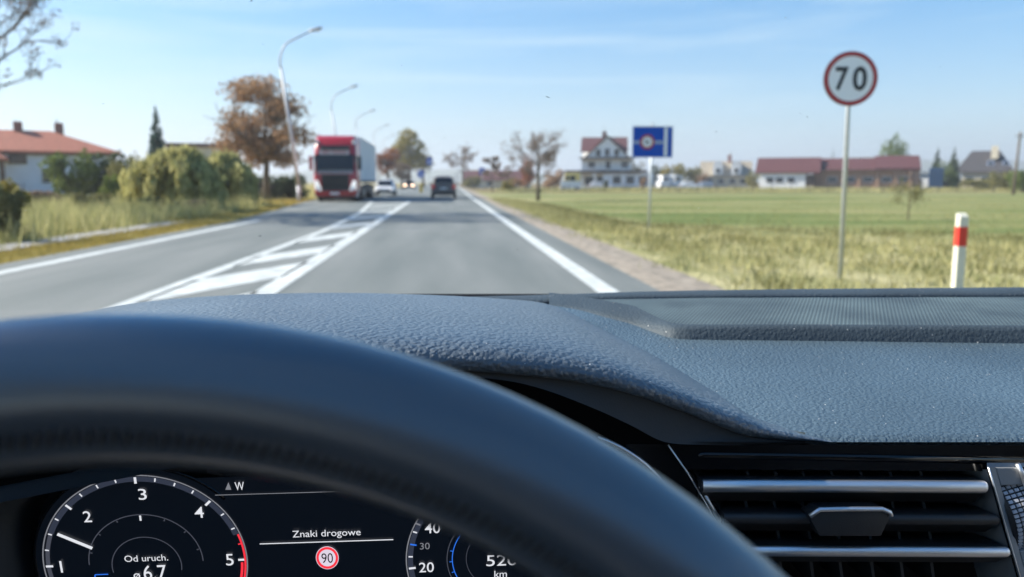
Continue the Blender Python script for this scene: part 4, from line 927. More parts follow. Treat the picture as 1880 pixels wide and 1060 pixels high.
# main pad right of the crease
def pad_pt(px, d, dz_add=0.0):                       # on the plane of the pad at (unscaled) depth d
    dz = .178 - .107 * (d - .56) + dz_add
    py = 334 + F * dz / d; return P(px, py, d * S)
cre = lambda d: float(np.interp(d, [.545, .553, .595, .66, .735, .81, .88, .97], [1490, 1478, 1362, 1258, 1162, 1070, 970, 850]))
rows = []
for k in range(6):                                    # rounded front edge
    a = (1 - k / 5) * 1.5; dd = .548 + .012 * (1 - math.sin(a)) ; rows.append([pad_pt(cre(.553) + (2500 - cre(.553)) * j / 60, dd, .0075 * (1 - math.cos(a))) for j in range(61)])
for d in np.linspace(.565, .905, 40): rows.append([pad_pt(cre(d) + (2500 - cre(d)) * (j / 60), d, .006 * max(0, 1 - (d - .56) / .03) * 0) for j in range(61)])
DB(MB().grid(rows), 'top_pad', M['dash'], smooth=True, fix=False)
# raised speaker and defroster platform: step face, then perforated panel
base = [(1008, .905), (1060, .885), (1110, .856), (1160, .828), (1196, .802), (1225, .784), (1250, .777), (1300, .7745), (1500, .771), (1880, .763), (2500, .750)]
bh = [.0003, .0016, .0034, .0050, .0075, .0098, .0110, .0118, .0128, .0142, .0150]
n2 = 90
bs_ = cat_rom([(a, b, h) for (a, b), h in zip(base, bh)], n2)
f0 = [pad_pt(a, b - .002, .003) for a, b, h in bs_]; f0b = [pad_pt(a, b, -.0002) for a, b, h in bs_]; dg_ = lambda b: 1 + 4 * min(1, max(0, (b - .775) / .05))
f1 = [pad_pt(a, b + .002 * dg_(b), -h * .8) for a, b, h in bs_]; f2 = [pad_pt(a, b + .006 * dg_(b), -h) for a, b, h in bs_]; f3 = [pad_pt(a, b + .011 * dg_(b), -h - .0002) for a, b, h in bs_]
DB(MB().grid([f0, f0b, f1, f2, f3]), 'panel_step', M['dash_smooth'], smooth=True, fix=False)
def meshmat():
    m, t, b = nmat('perforated_panel'); N = t.nodes.new; K = t.links.new
    c = N('ShaderNodeTexCoord'); mpp = N('ShaderNodeMapping'); mpp.inputs['Rotation'].default_value = (0, 0, R(28)); K(c.outputs['Object'], mpp.inputs[0])
    v = N('ShaderNodeTexVoronoi'); v.inputs['Scale'].default_value = 340; v.inputs['Randomness'].default_value = .0; v.voronoi_dimensions = '2D'; K(mpp.outputs[0], v.inputs['Vector'])
    r_ = N('ShaderNodeValToRGB'); el = r_.color_ramp.elements; el[0].position = .22; el[0].color = (.028, .038, .042, 1); el[1].position = .40; el[1].color = (.085, .115, .122, 1); K(v.outputs['Distance'], r_.inputs[0])
    n = N('ShaderNodeTexNoise'); n.inputs['Scale'].default_value = 14; n.inputs['Detail'].default_value = 6; K(c.outputs['Object'], n.inputs['Vector'])
    r2 = N('ShaderNodeValToRGB'); r2.color_ramp.elements[0].position = .35; r2.color_ramp.elements[0].color = (.75, .75, .75, 1); r2.color_ramp.elements[1].position = .75; r2.color_ramp.elements[1].color = (1.5, 1.5, 1.42, 1); K(n.outputs[0], r2.inputs[0])
    mu = N('ShaderNodeMix'); mu.data_type = 'RGBA'; mu.blend_type = 'MULTIPLY'; mu.inputs[0].default_value = 1; K(r_.outputs[0], mu.inputs[6]); K(r2.outputs[0], mu.inputs[7])
    K(mu.outputs[2], b.inputs['Base Color']); b.inputs['Roughness'].default_value = .55
    bp = N('ShaderNodeBump'); bp.inputs['Distance'].default_value = .0006; K(v.outputs['Distance'], bp.inputs['Height']); K(bp.outputs[0], b.inputs['Normal'])
    return m
far_e = [P(float(np.interp(a, [1008, 2500], [1012, 2500])), float(np.interp(a, [1008, 1060, 1300, 1880, 2500], [552.5, 550.5, 547, 545.5, 546])), .935 * S) for a, b, h in bs_]
rows = [[f3[i].lerp(far_e[i], k / 12) for i in range(n2)] for k in range(13)]
DB(MB().grid(rows), 'perforated_panel', meshmat(), smooth=True, fix=False)
# dark gap behind the panel and the strip under the glass
st0 = [(560, 562, .93), (800, 556, .93), (980, 553.2, .935), (1012, 552, .937), (1035, 549, .94), (1300, 543.2, .948), (1880, 541, .955), (2500, 541, .955)]
st1 = [(560, 556, .975), (800, 547, .98), (980, 542, .985), (1012, 541, .985), (1035, 540.3, .986), (1300, 533, .995), (1880, 527.5, 1.0), (2500, 524, 1.0)]
A0, A1 = cat_rom([tuple(PS(a)) for a in st0], 80), cat_rom([tuple(PS(a)) for a in st1], 80)
dn = np.array([0, .0, -.012]); bkv = np.array([0, .03, -.02])
DB(MB().grid([[Vector(q + dn) for q in A0], [Vector(q + dn * .12) for q in A0], [Vector(q * .9 + w * .1) + Vector((0, 0, .0006)) for q, w in zip(A0, A1)], [Vector(q * .5 + w * .5) + Vector((0, 0, .0016)) for q, w in zip(A0, A1)], [Vector(w) for w in A1], [Vector(w + np.array([0, .006, -.002])) for w in A1], [Vector(w + bkv) for w in A1]]), 'defroster_strip', M['dash_smooth'], smooth=True, fix=False)
DB(MB().grid([[pad_pt(a, .86, .012) for a in (600, 1200, 1800, 2500)], [pad_pt(a, 1.02, .016) for a in (600, 1200, 1800, 2500)]]), 'gap_liner', M['black'])
# face of the cowl under the lip: charcoal band, then black throat
inn = [(-700, 960, .47), (-400, 840, .47), (-100, 765, .47), (150, 728, .475), (400, 706, .485), (600, 694, .495), (800, 690, .51), (920, 698, .515), (1000, 716, .52), (1090, 750, .525), (1160, 782, .53), (1222, 812, .535), (1300, 817, .54), (1400, 818, .545), (1530, 815, .552)]
inn = cat_rom([tuple(PS(a)) for a in inn], NU)
lip_in = [Vector(lip[i]) + Vector((0, .006, -.007)) * min(1, (1 - i / (NU - 1)) * 7) for i in range(NU)]
DB(MB().grid([lip_in, [Vector(a) * .5 + Vector(b) * .5 + Vector((0, .002, 0)) for a, b in zip(lip_in, inn)], [Vector(b) for b in inn]]), 'cowl_face', M['visor'], smooth=True, fix=False)
DB(MB().grid([[Vector(b) for b in inn], [Vector(b) + Vector((0, .02, -.004)) for b in inn], [Vector(b) + Vector((0, .12, -.02)) for b in inn]]), 'cowl_lining', M['black'], smooth=True, fix=False)
# wall behind the instruments
wl = [(-900, 640, .60), (300, 640, .61), (1235, 800, .60)]
DB(MB().grid([[P(-1000, 610, .53), P(200, 600, .53), P(900, 645, .52), P(1100, 695, .495), P(1200, 752, .47), P(1290, 792, .455)], [P(-1000, 1500, .52), P(200, 1500, .52), P(900, 1500, .51), P(1100, 1500, .49), P(1200, 1500, .47), P(1290, 1500, .455)]]), 'instrument_wall', M['black'])
# left rim of the instrument recess
rec = [(-60, 1200, .40), (-40, 1000, .405), (20, 930, .41), (110, 880, .415), (230, 850, .42), (420, 840, .425)]
DB(MB().grid([[Vector(q) + Vector((-.16, -.03, -.02)) for q in cat_rom([tuple(P(*a)) for a in rec], 24)], [Vector(q) for q in cat_rom([tuple(P(*a)) for a in rec], 24)], [Vector(q) + Vector((.006, .05, -.004)) for q in cat_rom([tuple(P(*a)) for a in rec], 24)]]), 'recess_rim', M['visor'], smooth=True, fix=False)
rp_ = [(1098, 802, .43), (1140, 822, .431), (1175, 845, .432), (1200, 868, .433), (1222, 897, .433), (1240, 935, .433)]
DB(MB().tube([Vector(q) for q in cat_rom([tuple(P(*a)) for a in rp_], 16)], [.0005] + [.0013] * 14 + [.0005], 8), 'trim_ring', M['chrome'], smooth=True, fix=False)
# ---- instrument display
tl = R(9)
OC = P(269, 1033, .44); SX = Vector((1, 0, 0)); SY = Vector((0, -math.sin(tl), math.cos(tl))); SN = SX.cross(SY)      # SN points at the driver
if SN.y > 0: SN = -SN
clu = thing('instrument_display', 'lit digital instrument display with rev counter behind the steering wheel', 'display', OC)
clu.rotation_euler = Matrix((SX, SY, SX.cross(SY))).transposed().to_euler(); NS = 1.0 if (SX.cross(SY) - SN).length < .1 else -1.0
def scr(px, py):                                     # photograph point -> position on the display plane
    r_ = ray(px, py); k = (OC - EYE).dot(SN) / r_.dot(SN); q = EYE + r_ * k - OC; return Vector((q.dot(SX), q.dot(SY), 0))
def LV(x, y, h): return Vector((x, y, (h if h < 0 else .0001 + h * .25) * NS))
rad = (scr(455, 1027) - scr(80, 1040)).length / 2; T0 = (scr(455, 1027) + scr(80, 1040)) / 2
T1 = scr(745, 1030) + Vector((rad, 0, 0))
def DM(mb, name, m, par=None): return mb.build(name, M[m], par or clu, fix=False)
def rect(mb, a, b, w, h):
    a, b = Vector(a), Vector(b); dv = (b - a).normalized(); nv = Vector((-dv.y, dv.x, 0)) * w / 2; z_ = LV(0, 0, h)
    mb.add([a + nv + z_, a - nv + z_, b - nv + z_, b + nv + z_], [(0, 1, 2, 3)]); return mb
U, V_ = (1, 0, 0), (0, 1, 0)
# backing: circles and the middle panel
bz = MB(); bz.disc(LV(T0.x, T0.y, -.0004), U, V_, 0, rad * 1.07, n=96); bz.disc(LV(T1.x, T1.y, -.0005), U, V_, 0, rad * 1.07, n=96)
q0, q1 = scr(395, 878), scr(1100, 1300)
bz.add([LV(T0.x, q0.y, -.0006), LV(T1.x, q0.y, -.0006), LV(T1.x, q1.y, -.0006), LV(T0.x, q1.y, -.0006)], [(0, 1, 2, 3)])
DM(bz, 'screen', 'screen')
MB().tube([LV(T0.x + rad * 1.08 * math.cos(a), T0.y + rad * 1.08 * math.sin(a), -.001) for a in np.linspace(R(40), R(215), 60)], .0012, 6).build('bezel', M['gloss'], clu, smooth=True)
DM(MB().tube([LV(q0.x - .004, q0.y + .004, -.001)] + [LV(x, q0.y + .001, -.001) for x in np.linspace(q0.x + .004, T1.x, 8)], .0012, 6), 'bezel', 'gloss')
tach = bpy.data.objects.new('rev_counter', None); C.objects.link(tach); tach.parent = clu
px1 = rad / 187.0                                    # metres per photograph pixel on the display
def pol(c, a, r_): return Vector((c.x + math.cos(R(a)) * r_, c.y + math.sin(R(a)) * r_, 0))
rot0 = math.degrees(math.atan2((scr(455, 1027) - scr(80, 1040)).y, (scr(455, 1027) - scr(80, 1040)).x))
ang = lambda v: 90 - (v - 3) * 45 + rot0
DM(MB().disc(LV(T0.x, T0.y, .0004), U, V_, rad * .988, rad, ang(.2), ang(5.6), 120), 'dial_ring', 'e_grey', tach)
DM(MB().disc(LV(T0.x, T0.y, .0), U, V_, rad * .925, rad * .98, ang(1.52), ang(4.6), 60), 'dial_track', 'e_track', tach)
DM(MB().disc(LV(T0.x, T0.y, .0), U, V_, rad * .93, rad * .97, ang(.5), ang(1.52), 30), 'dial_track', 'e_dim', tach)
for v in np.arange(.75, 5.01, .25):
    big = abs(v - round(v)) < .01; r1_ = rad * .975; r0_ = r1_ - (13 if big else 7) * px1
    red = v > 4.6 and not big
    DM(rect(MB(), pol(T0, ang(v), r0_), pol(T0, ang(v), r1_), (4.4 if big else 2.6) * px1, .0008), 'tick', 'e_red' if red else 'e_white', tach)
DM(MB().disc(LV(T0.x, T0.y, .0012), U, V_, rad * .965, rad * .985, ang(4.6), ang(5.8), 40), 'red_zone', 'e_red', tach); DM(MB().disc(LV(T0.x, T0.y, .0012), U, V_, rad * .93, rad * .955, ang(5.04), ang(5.8), 30), 'red_zone', 'e_red', tach)
DM(rect(MB(), scr(106, 980), scr(170, 1006), 6.2 * px1, .0016), 'needle', 'e_white', tach)
def T(name, s_, c, par, px, py, w=None, h=None, m='e_white', bold=0.0, up=.0005):
    a = scr(px - (w or 30) / 2, py); b = scr(px + (w or 30) / 2, py); ww = (scr(px + 10, py) - scr(px - 10, py)).length / 20; hh_ = (scr(px, py - 10) - scr(px, py + 10)).length / 20
    q = scr(px, py); mt = Matrix.Translation((q.x, q.y, up * NS))
    return text(name, s_, M[m], par, mt, w * ww if w else None, h * hh_ if h else None, bold)
for s_, px, py, w, h in (('1', 113, 1040, None, 21), ('2', 161, 948, 15, 20), ('3', 262, 907, 15, 20), ('4', 366, 940, 17, 20), ('5', 422, 1027, 14, 21)): T('numeral', s_, 0, tach, px, py, w, h, bold=.002)
DM(MB().disc(LV(T0.x, T0.y, .0003), U, V_, rad * .552, rad * .562, 0, 180, 80), 'inner_ring', 'e_dim', tach); DM(MB().disc(LV(T0.x, T0.y - .04 * rad, .0003), U, V_, rad * .335, rad * .344, -10, 190, 60), 'inner_ring', 'e_dim', tach)
for k in range(-3, 4):
    DM(rect(MB(), pol(T0, 90 + rot0 + k * 25, rad * .525 if k else rad * .49), pol(T0, 90 + rot0 + k * 25, rad * .548), (2.2 if k else 3.4) * px1, .0008), 'tick', 'e_dim' if k else 'e_white', tach)
T('label_text', 'Od uruch.', 0, tach, 269, 1024, 80, None); T('average_symbol', 'ø', 0, tach, 252, 1057, 12, None); T('value_text', '6.7', 0, tach, 285, 1050, 42, 26)
DM(rect(rect(MB(), scr(175, 1055), scr(199, 1054), 2 * px1, .0008), scr(175, 1055), scr(174, 1068), 2 * px1, .0008), 'fuel_mark', 'e_blue', tach)
# middle field
T('compass_text', 'W', 0, clu, 440, 892, 17, 15)
mb = MB(); a, b, c = scr(414, 899), scr(425, 899), scr(419.5, 885); z_ = LV(0, 0, .0008); mb.add([a + z_, b + z_, c + z_], [(0, 1, 2)]); DM(mb, 'compass_arrow', 'e_grey')
DM(rect(MB(), scr(395, 909), scr(700, 900), 1.4 * px1, .0006), 'divider', 'e_grey')
T('heading_text', 'Znaki drogowe', 0, clu, 600, 980, 125, None); DM(rect(MB(), scr(477, 998.5), scr(722, 990.5), 2.0 * px1, .0006), 'divider', 'e_white')
sg = bpy.data.objects.new('speed_symbol', None); C.objects.link(sg); sg.parent = clu; q = scr(601, 1024)
kx = (scr(622, 1024) - scr(580, 1024)).length / 42; rs = 21 * kx; UY = (0, (scr(601, 1003) - scr(601, 1045)).length / 2 / rs, 0)
DM(MB().disc(LV(q.x, q.y, .0006), U, UY, 0, rs, n=40), 'rim_white', 'e_pink', sg); DM(MB().disc(LV(q.x, q.y, .001), U, UY, rs * .74, rs * .95, n=48), 'rim_red', 'e_red', sg); T('numeral', '90', 0, sg, 601, 1024, 21, 18, 'e_ink')
# speedometer
spd = bpy.data.objects.new('speedometer', None); C.objects.link(spd); spd.parent = clu
DM(MB().disc(LV(T1.x, T1.y, .0004), U, V_, rad * .988, rad, 100, 260, 100), 'dial_ring', 'e_grey', spd); DM(MB().disc(LV(T1.x, T1.y, 0), U, V_, rad * .925, rad * .98, 110, 240, 60), 'dial_track', 'e_track', spd)
for px, py, m, ln, w in ((767, 962, 'e_grey', 11, 3.4), (762, 977, 'e_white', 8, 3), (759, 1000, 'e_blue', 12, 3), (754, 1022, 'e_white', 8, 3), (757, 1043, 'e_white', 13, 4.4)):
    q = scr(px, py); dv = (q - T1).normalized(); DM(rect(MB(), q - dv * ln / 2 * px1, q + dv * ln / 2 * px1, w * px1, .0008), 'tick', m, spd)
for s_, px, py, w, h, m in (('40', 794, 969, 28, 19, 'e_white'), ('30', 780, 1002, 18, 12, 'e_grey'), ('20', 783, 1041, 27, 18, 'e_white')): T('numeral', s_, 0, spd, px, py, w, h, m, .002 if m == 'e_white' else 0)
q = scr(820, 1024); r2_ = (T1 - q).length; DM(MB().disc(LV(T1.x, T1.y, .0004), U, V_, r2_ * .985, r2_, 120, 240, 50), 'inner_ring', 'e_dim', spd); DM(MB().disc(LV(T1.x, T1.y, .0006), U, V_, r2_ * .89, r2_ * .905, 130, 230, 50), 'range_arc', 'e_blue', spd); DM(MB().disc(LV(T1.x, T1.y, .0004), U, V_, r2_ * .64, r2_ * .65, 120, 240, 50), 'inner_ring', 'e_dim', spd)
for k in (0, 14, -14): DM(rect(MB(), pol(T1, 180 + k + 3, r2_ * .9), pol(T1, 180 + k + 3, r2_ * .95), 1.6 * px1, .0008), 'tick', 'e_blue', spd)
T('range_text', '520', 0, spd, 921, 1028, 56, 20); T('unit_text', 'km', 0, spd, 919, 1053, 23, None)
# ---- air vent
DV = .431
vent = thing('air_vent', 'black dashboard air vent with satin chrome slats and thumbwheel', 'air vent', P(1560, 960, DV))
def VB(mb, name, m, par=None, **kw):
    o = mb.build(name, M[m], None, **kw); o.parent = par or vent
    o.matrix_parent_inverse = Matrix.Translation(-vent.location) if par is None else Matrix.Identity(4)
    return o
AX = Vector(RC @ Vector((0, 0, -1))); AR = Vector(RC @ Vector((1, 0, 0))); AU = Vector(RC @ Vector((0, 1, 0)))
def vp(px, py, back=0.0): return P(px, py, DV + back)
def slat_mesh(xl_, yl, xr, yr, hpx, dep, m):
    """nose profile swept from left to right"""
    h_ = hpx / F * DV; prof = []
    for a in np.linspace(-90, 90, 9): prof.append((h_ * .5 * math.sin(R(a)), -h_ * .42 * math.cos(R(a)) + h_ * .42))
    prof += [(h_ * .30, dep * .6), (h_ * .1, dep), (-h_ * .25, dep), (-h_ * 1.9, dep * .62), (-h_ * 1.5, dep * .3)]
    rings = []
    n = 14
    for k, sc2 in ((0, 1), (.25, 1), (.5, 1), (.75, 1), (.985, 1), (.993, .9), (.998, .7), (1, .4)):
        q = vp(xl_ + (xr - xl_) * k, yl + (yr - yl) * k, -.005)
        rings.append([q + AU * a * sc2 + AX * (b + (1 - sc2) * .002) for a, b in prof])
    return MB().loft(rings)
VB(MB().grid([[vp(1225, 816, .004), vp(1950, 818, .004)], [vp(1262, 862, .004), vp(1950, 866, .004)]]), 'upper_fascia', 'gloss')
VB(MB().tube([vp(1272, 836, .006), vp(1290, 835, .006), vp(1600, 840, .006), vp(1950, 846, .006)], [.0015, .0028, .0030, .0030], 10), 'upper_blade', 'gloss', smooth=True)
VB(MB().grid([[vp(1180, 806, .055), vp(1960, 806, .055)], [vp(1330, 1200, .055), vp(1960, 1200, .055)]]), 'cavity_back', 'black')
VB(MB().grid([[vp(1225, 816, .006), vp(1262, 862, .006), vp(1300, 905, .006), vp(1345, 965, .006), vp(1450, 1110, .006)], [vp(1150, 816, .006), vp(1150, 862, .006), vp(1150, 905, .006), vp(1150, 965, .006), vp(1150, 1110, .006)]]), 'left_fascia', 'gloss')
VB(MB().grid([[vp(1262, 850, .006), vp(1345, 965, .006), vp(1450, 1110, .006)], [vp(1300, 850, .05), vp(1375, 965, .05), vp(1470, 1110, .05)]]), 'left_cheek', 'slat')
VB(MB().tube([vp(1227, 817), vp(1262, 868), vp(1296, 925), vp(1330, 985)], .00045, 6), 'edge_trim', 'chrome', smooth=True)
VB(MB().tube([vp(1286, 893, .002), vp(1303, 925, .002), vp(1330, 968, .002)], .0011, 6), 'edge_trim', 'chrome', smooth=True)
for (a, b, c, d_, h, m) in ((1290, 894, 1817, 896, 23, 'chrome'), (1330, 954, 1838, 957, 20, 'slat'), (1370, 1014, 1857, 1016, 19, 'chrome')):
    nm = slat_mesh(a, b, c, d_, h, .034, m); so = VB(nm, 'slat', 'slat', smooth='auto')
    if m == 'chrome':
        h_ = h / F * DV
        rings = []
        for k, s2 in ((0, .5), (.004, 1), (.25, 1), (.5, 1), (.75, 1), (.985, 1), (.993, .9), (.998, .7), (1, .4)):
            q = vp(a + (c - a) * k, b + (d_ - b) * k, -.005)
            rings.append([q + AU * (h_ * .52 * math.sin(R(t_))) * s2 + AX * (-h_ * .46 * math.cos(R(t_)) * s2 + h_ * .40) for t_ in np.linspace(-80, 86, 10)] )
        VB(MB().loft(rings), 'chrome_strip', 'chrome', so, smooth=True)
for row, (yt, yb, xs_) in enumerate(((866, 884, (1372, 1423, 1474, 1526, 1580, 1634, 1690)), (915, 947, (1368, 1420, 1472, 1520, 1582, 1637, 1694)), (975, 1008, (1428, 1485, 1538, 1596, 1650, 1706)), (1030, 1075, (1432, 1489, 1542, 1600, 1654, 1710)))):
    for x in xs_:
        q0_, q1_ = vp(x, yt, .012), vp(x + 6, yb, .012)
        VB(MB().prism([q0_, q1_, q1_ + AX * .035, q0_ + AX * .035], AR * -.0008, AR * .0008), 'vane', 'slat')
# knob on the middle slat
kn = [vp(a_, b_, -.010) for a_, b_ in ((1488, 946), (1506, 934), (1620, 933), (1635, 941), (1635, 948), (1618, 985), (1505, 985), (1488, 954))]
ko = VB(MB().prism(kn, AX * 0, AX * .014), 'knob', 'slat', bevel=.0008, smooth='auto')
VB(MB().tube([vp(a_, b_, -.0106) for a_, b_ in ((1487, 948), (1505, 936), (1560, 935), (1620, 935), (1634, 941), (1636, 948))], .0013, 8), 'knob_edge', 'chrome', ko, smooth=True)
# right cheek: inner face towards the vanes, frame bar in front, wheel slot
ck = [(1812, 862), (1822, 900), (1838, 960), (1858, 1030), (1880, 1110)]
VB(MB().grid([[vp(a, b, -.001) for a, b in ck], [vp(a - 22, b, .012) for a, b in ck], [vp(a - 70, b + 6, .045) for a, b in ck]]), 'right_cheek', 'cheek')
ck2 = [(1812, 858), (1824, 900), (1841, 960), (1861, 1030), (1884, 1110)]
fr = [[vp(a, b, 0) for a, b in ck2], [vp(a + 2.5, b, -.0028) for a, b in ck2], [vp(a + 6, b, -.0034) for a, b in ck2], [vp(a + 15, b, -.003) for a, b in ck2], [vp(a + 17, b, .006) for a, b in ck2]]
VB(MB().prism([vp(1828, 859, -.003), vp(1872, 859, -.003), vp(1880, 890, -.003), vp(1838, 892, -.003)], AX * 0, AX * .006), 'slot_head', 'cheek', bevel=.0006)
VB(MB().prism([vp(1872, 1012, -.003), vp(1925, 1010, -.003), vp(1960, 1110, -.003), vp(1902, 1110, -.003)], AX * 0, AX * .006), 'slot_foot', 'cheek', bevel=.0006)
VB(MB().grid(fr), 'frame_bar', 'cheek', smooth='auto')
VB(MB().tube([vp(a + 3, b, -.0030) for a, b in ck2], .0006, 6), 'frame_edge', 'chrome', smooth=True)
VB(MB().grid([[vp(1830, 856, .018), vp(2000, 856, .018)], [vp(1880, 1110, .018), vp(2100, 1110, .018)]]), 'right_fascia', 'slat')
VB(MB().grid([[vp(1812, 850, .001), vp(1960, 850, .001)], [vp(1812, 858, -.001), vp(1960, 858, -.001)]]), 'frame_top', 'cheek')
wc = vp(1846, 968, .016)
AXL = (AR * .96 + AX * .0 + AU * .28).normalized(); AY = AU - AXL * AU.dot(AXL); AY.normalize(); AZ = AXL.cross(AY)
wr = .0255; ww = .0078
wc = vp(1830, 928, .0195)
tw = VB(MB().tube([wc - AXL * ww, wc - AXL * ww * .8, wc + AXL * ww * .8, wc + AXL * ww], [wr * .95, wr, wr, wr * .95], 48), 'thumbwheel', 'slat', smooth='auto')
kb = MB()
for i in range(64):
    a = 2 * math.pi * i / 64; rd = AY * math.cos(a) + AZ * math.sin(a)
    if rd.dot(AX) > .3: continue
    for j in range(4):
        c = wc + rd * (wr + .0003) + AXL * ww * (-.6 + .4 * j); tg = AXL.cross(rd)
        M3 = Matrix((AXL, tg, rd)).transposed(); kb.box(c, (ww * .28, .0016, .0012), M3)
o = VB(kb, 'grip_knurl', 'knurl', tw); o['kind'] = 'stuff'
VB(MB().tube([vp(1868, 852, -.004), vp(1878, 872, -.004), vp(1895, 930, -.004)], .0014, 8), 'edge_trim', 'chrome', smooth=True)
# black box round the vent so that no daylight leaks in from behind
VB(MB().grid([[vp(1215, 812, .0), vp(1960, 812, .0)], [vp(1215, 812, .06), vp(1960, 812, .06)]]), 'cavity_roof', 'black')
# ---- steering wheel
wcen = EYE + RC @ Vector((-.08032, -.20474, -.12601))
sw_ = thing('steering_wheel', 'black leather steering wheel rim, blurred, across the foreground', 'steering wheel', wcen)
tlt = R(20.3)
sw_.rotation_euler = (Matrix.Rotation(R(.55), 3, 'Z') @ Matrix((Vector((1, 0, 0)), Vector((0, math.sin(tlt), math.cos(tlt))), Vector((0, -math.cos(tlt), math.sin(tlt))))).transposed()).to_euler()
RW, ra, rb = .1881, .0161, .01445
# local frame: x right, y up in the wheel plane, z towards the driver
nT, nP = 144, 40
seam = R(38.5)
rings = []
for i in range(nT):
    th = 2 * math.pi * i / nT; ring = []
    for j in range(nP):
        ph = 2 * math.pi * j / nP; g_ = 1.0
        dphi = ((ph - R(132)) + math.pi) % (2 * math.pi) - math.pi
        g_ -= .085 * math.exp(-(dphi / .16) ** 2)                      # stitched groove on the inner front
        ds = ((th - seam) + math.pi) % (2 * math.pi) - math.pi
        g_ -= .03 * math.exp(-(ds / .012) ** 2)
        r_ = RW + ra * g_ * math.cos(ph); ring.append(Vector((r_ * math.cos(th), r_ * math.sin(th), rb * g_ * math.sin(ph))))
    rings.append(ring)
rim = MB(); rim.loft(rings + [rings[0]], cap=False); rim_o = rim.build('rim', M['wheel'], sw_, smooth=True, fix=True)
st_ = MB()
for i in range(460):
    th = 2 * math.pi * i / 460; ph0, ph1 = R(126), R(139)
    a, b = [Vector(((RW + ra * .97 * math.cos(p_)) * math.cos(t_), (RW + ra * .97 * math.cos(p_)) * math.sin(t_), rb * .97 * math.sin(p_))) for p_, t_ in ((ph0, th), (ph1, th + .006))]
    st_.tube([a, b], .0005, 5)
o = st_.build('stitching', M['thread'], rim_o, fix=False); o['kind'] = 'stuff'
hub = [[Vector((x * s_ , y * s_ - .012, z_)) for x, y in [(.072 * math.copysign(abs(math.cos(a)) ** .6, math.cos(a)), .058 * math.copysign(abs(math.sin(a)) ** .6, math.sin(a))) for a in np.linspace(0, 2 * math.pi, 32, endpoint=False)]] for z_, s_ in ((-.05, .9), (-.01, 1), (.008, .96), (.014, .8))]
MB().loft(hub).build('hub', M['trimdark'], sw_, smooth='auto')
for a in (172, 8, 270):
    dv = Vector((math.cos(R(a)), math.sin(R(a)), 0)); nv = Vector((-dv.y, dv.x, 0)); w = .022
    MB().prism([dv * .06 + nv * w * 1.3, dv * .178 + nv * w, dv * .178 - nv * w, dv * .06 - nv * w * 1.3], Vector((0, 0, -.012)), Vector((0, 0, .002))).build('spoke', M['trimdark'], sw_, bevel=.004)
# ---- cabin shell round us (roof, pillars, doors, floor): out of view, rails and pillars shaped to shade the wheel
cab_ = bpy.data.objects.new('car_cabin', None); C.objects.link(cab_); cab_['kind'] = 'structure'; cab_.location = (0, 0, 0)
zr_ = 1.25 + .20
MB().box((.36, -1.24, zr_ + .06), (1.46, 1.30, .04)).build('roof_lining', M['headliner'], cab_, bevel=.015)
for s_, x in ((-1, -.42), (1, 1.12)):
    MB().tube([(x, .30, zr_ - .02), (x + s_ * .07, .62, 1.24), (x + s_ * .14, .98, 1.02)], [.06, .045, .045], 10).build('front_pillar', M['trimdark'], cab_, smooth=True)
    MB().box((x, -.68, zr_ - .02), (.09, 2.04, .20)).build('shading_roof_rail', M['headliner'], cab_, bevel=.03)  # unseen rails, made deep and low to keep sun off the steering wheel
    MB().box((x + s_ * .10, -.2, .62), (.08, 2.6, .86)).build('door', M['trimdark'], cab_, bevel=.02)
    MB().tube([(x, -.35, zr_ + .04), (x + s_ * .08, -.35, 1.0)], .05, 8).build('centre_pillar', M['trimdark'], cab_)
MB().box((.36, -.1, .28), (1.7, 2.6, .06)).build('floor', M['trimdark'], cab_)
MB().box((.36, -1.6, .9), (1.7, .1, 1.2)).build('rear_wall', M['trimdark'], cab_)
MB().box((.36, .86, .62), (1.7, .06, .74)).build('bulkhead', M['trimdark'], cab_)

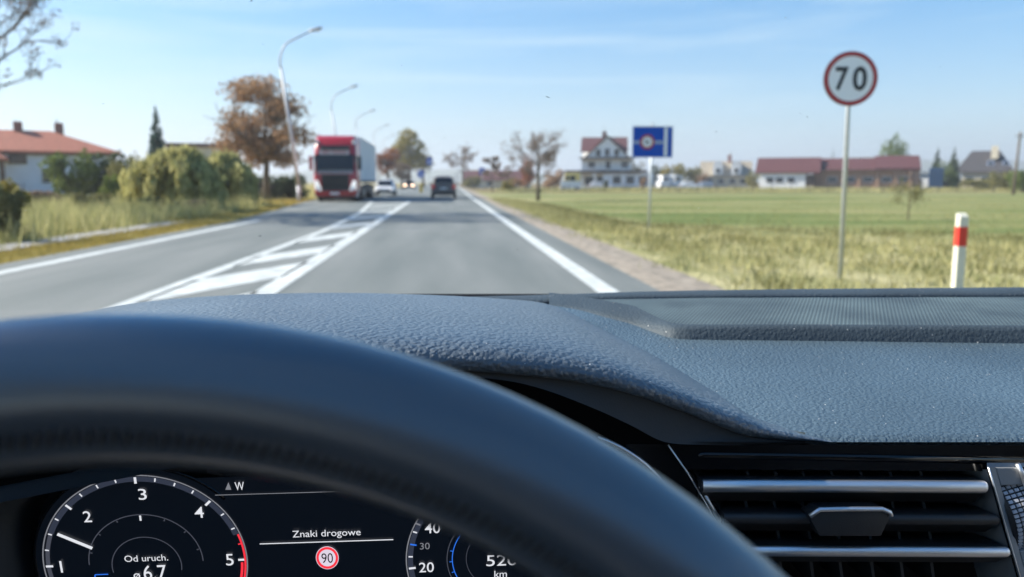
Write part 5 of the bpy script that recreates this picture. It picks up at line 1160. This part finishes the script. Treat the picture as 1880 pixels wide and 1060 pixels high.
def glassmat():
    m = bpy.data.materials.new('windscreen_glass'); m.use_nodes = True; t = m.node_tree; t.nodes.clear()
    o = t.nodes.new('ShaderNodeOutputMaterial'); tr = t.nodes.new('ShaderNodeBsdfTransparent'); tr.inputs[0].default_value = (.965, .975, .97, 1)
    t.links.new(tr.outputs[0], o.inputs[0]); return m
ws_t = thing('windscreen', 'clear dusty windscreen above the dashboard seen from inside', 'windscreen', (.36, .85, 1.13))
rows = []
for k in range(13):
    v = k / 12; rows.append([Vector(((-.86 + 1.72 * j / 16) * (1 - .16 * v), -.95 * v - .10 * (abs(j - 8) / 8) ** 2 * (1 - .2 * v) + 0.0, .42 * v ** .85)) for j in range(17)])
MB().grid(rows).build('pane', glassmat(), ws_t, smooth=True, fix=False)
def wpt(u, v):
    j, k = u * 16, v * 12; a_, b_ = int(j), int(k); fu, fv = j - a_, k - b_
    return rows[b_][a_].lerp(rows[b_][a_ + 1], fu).lerp(rows[b_ + 1][a_].lerp(rows[b_ + 1][a_ + 1], fu), fv) + Vector((0, -.0015, -.001))
rg = random.Random(5)
for nm, mm, cnt in (('dust_speck', mat('dust_pale', (.75, .75, .72), .9), 70), ('dirt_speck', mat('dirt_dark', (.05, .05, .05), .9), 90)):
    mb = MB()
    for i in range(cnt):
        q = wpt(rg.uniform(.05, .95), rg.uniform(.05, .95)); a_ = rg.uniform(0, 3.14); L_ = rg.uniform(.0006, .0016) * (1.8 if rg.random() < .15 else .6); w_ = rg.uniform(.0003, .0006)
        dx = Vector((math.cos(a_), -.6 * math.sin(a_), .5 * math.sin(a_))) * L_; dy = Vector((-math.sin(a_), -.6 * math.cos(a_), .5 * math.cos(a_))) * w_
        mb.add([q - dx, q + dy, q + dx, q - dy * .6], [(0, 1, 2, 3)])
    o = mb.build(nm, mm, ws_t, fix=False); o['kind'] = 'stuff'


MB().grid([[Vector((x, y, zr_ + .06)) for x in (-.37, .36, 1.08)] for y in (-.1, -.36, -.59)]).build('added_glass_roof', bpy.data.materials['windscreen_glass'], cab_, fix=False)  # unseen roof pane, added in place of lining to let sky onto the wheel
# front seats behind the camera
M['seat'] = mat('seat_fabric', (.22, .22, .22), .9)
for x in (-.02, .74):
    MB().box((x, -.62, .62), (.52, .52, .16), Matrix.Rotation(R(6), 3, 'X')).build('seat_cushion', M['seat'], cab_, bevel=.05)
    MB().box((x, -.98, .98), (.50, .14, .66), Matrix.Rotation(R(-16), 3, 'X')).build('seat_back', M['seat'], cab_, bevel=.05)
# ---- air: thin autumn haze over the whole place
hm = bpy.data.materials.new('haze_air'); hm.use_nodes = True; ht = hm.node_tree; ht.nodes.clear()
ho = ht.nodes.new('ShaderNodeOutputMaterial'); hv = ht.nodes.new('ShaderNodeVolumePrincipled')
hv.inputs['Color'].default_value = (.86, .91, .97, 1); hv.inputs['Density'].default_value = .0006; hv.inputs['Anisotropy'].default_value = .3
ht.links.new(hv.outputs[0], ho.inputs['Volume'])
hb = MB().box((0, 2980, 31), (6100, 6200, 68)).build('haze', hm); hb['kind'] = 'stuff'
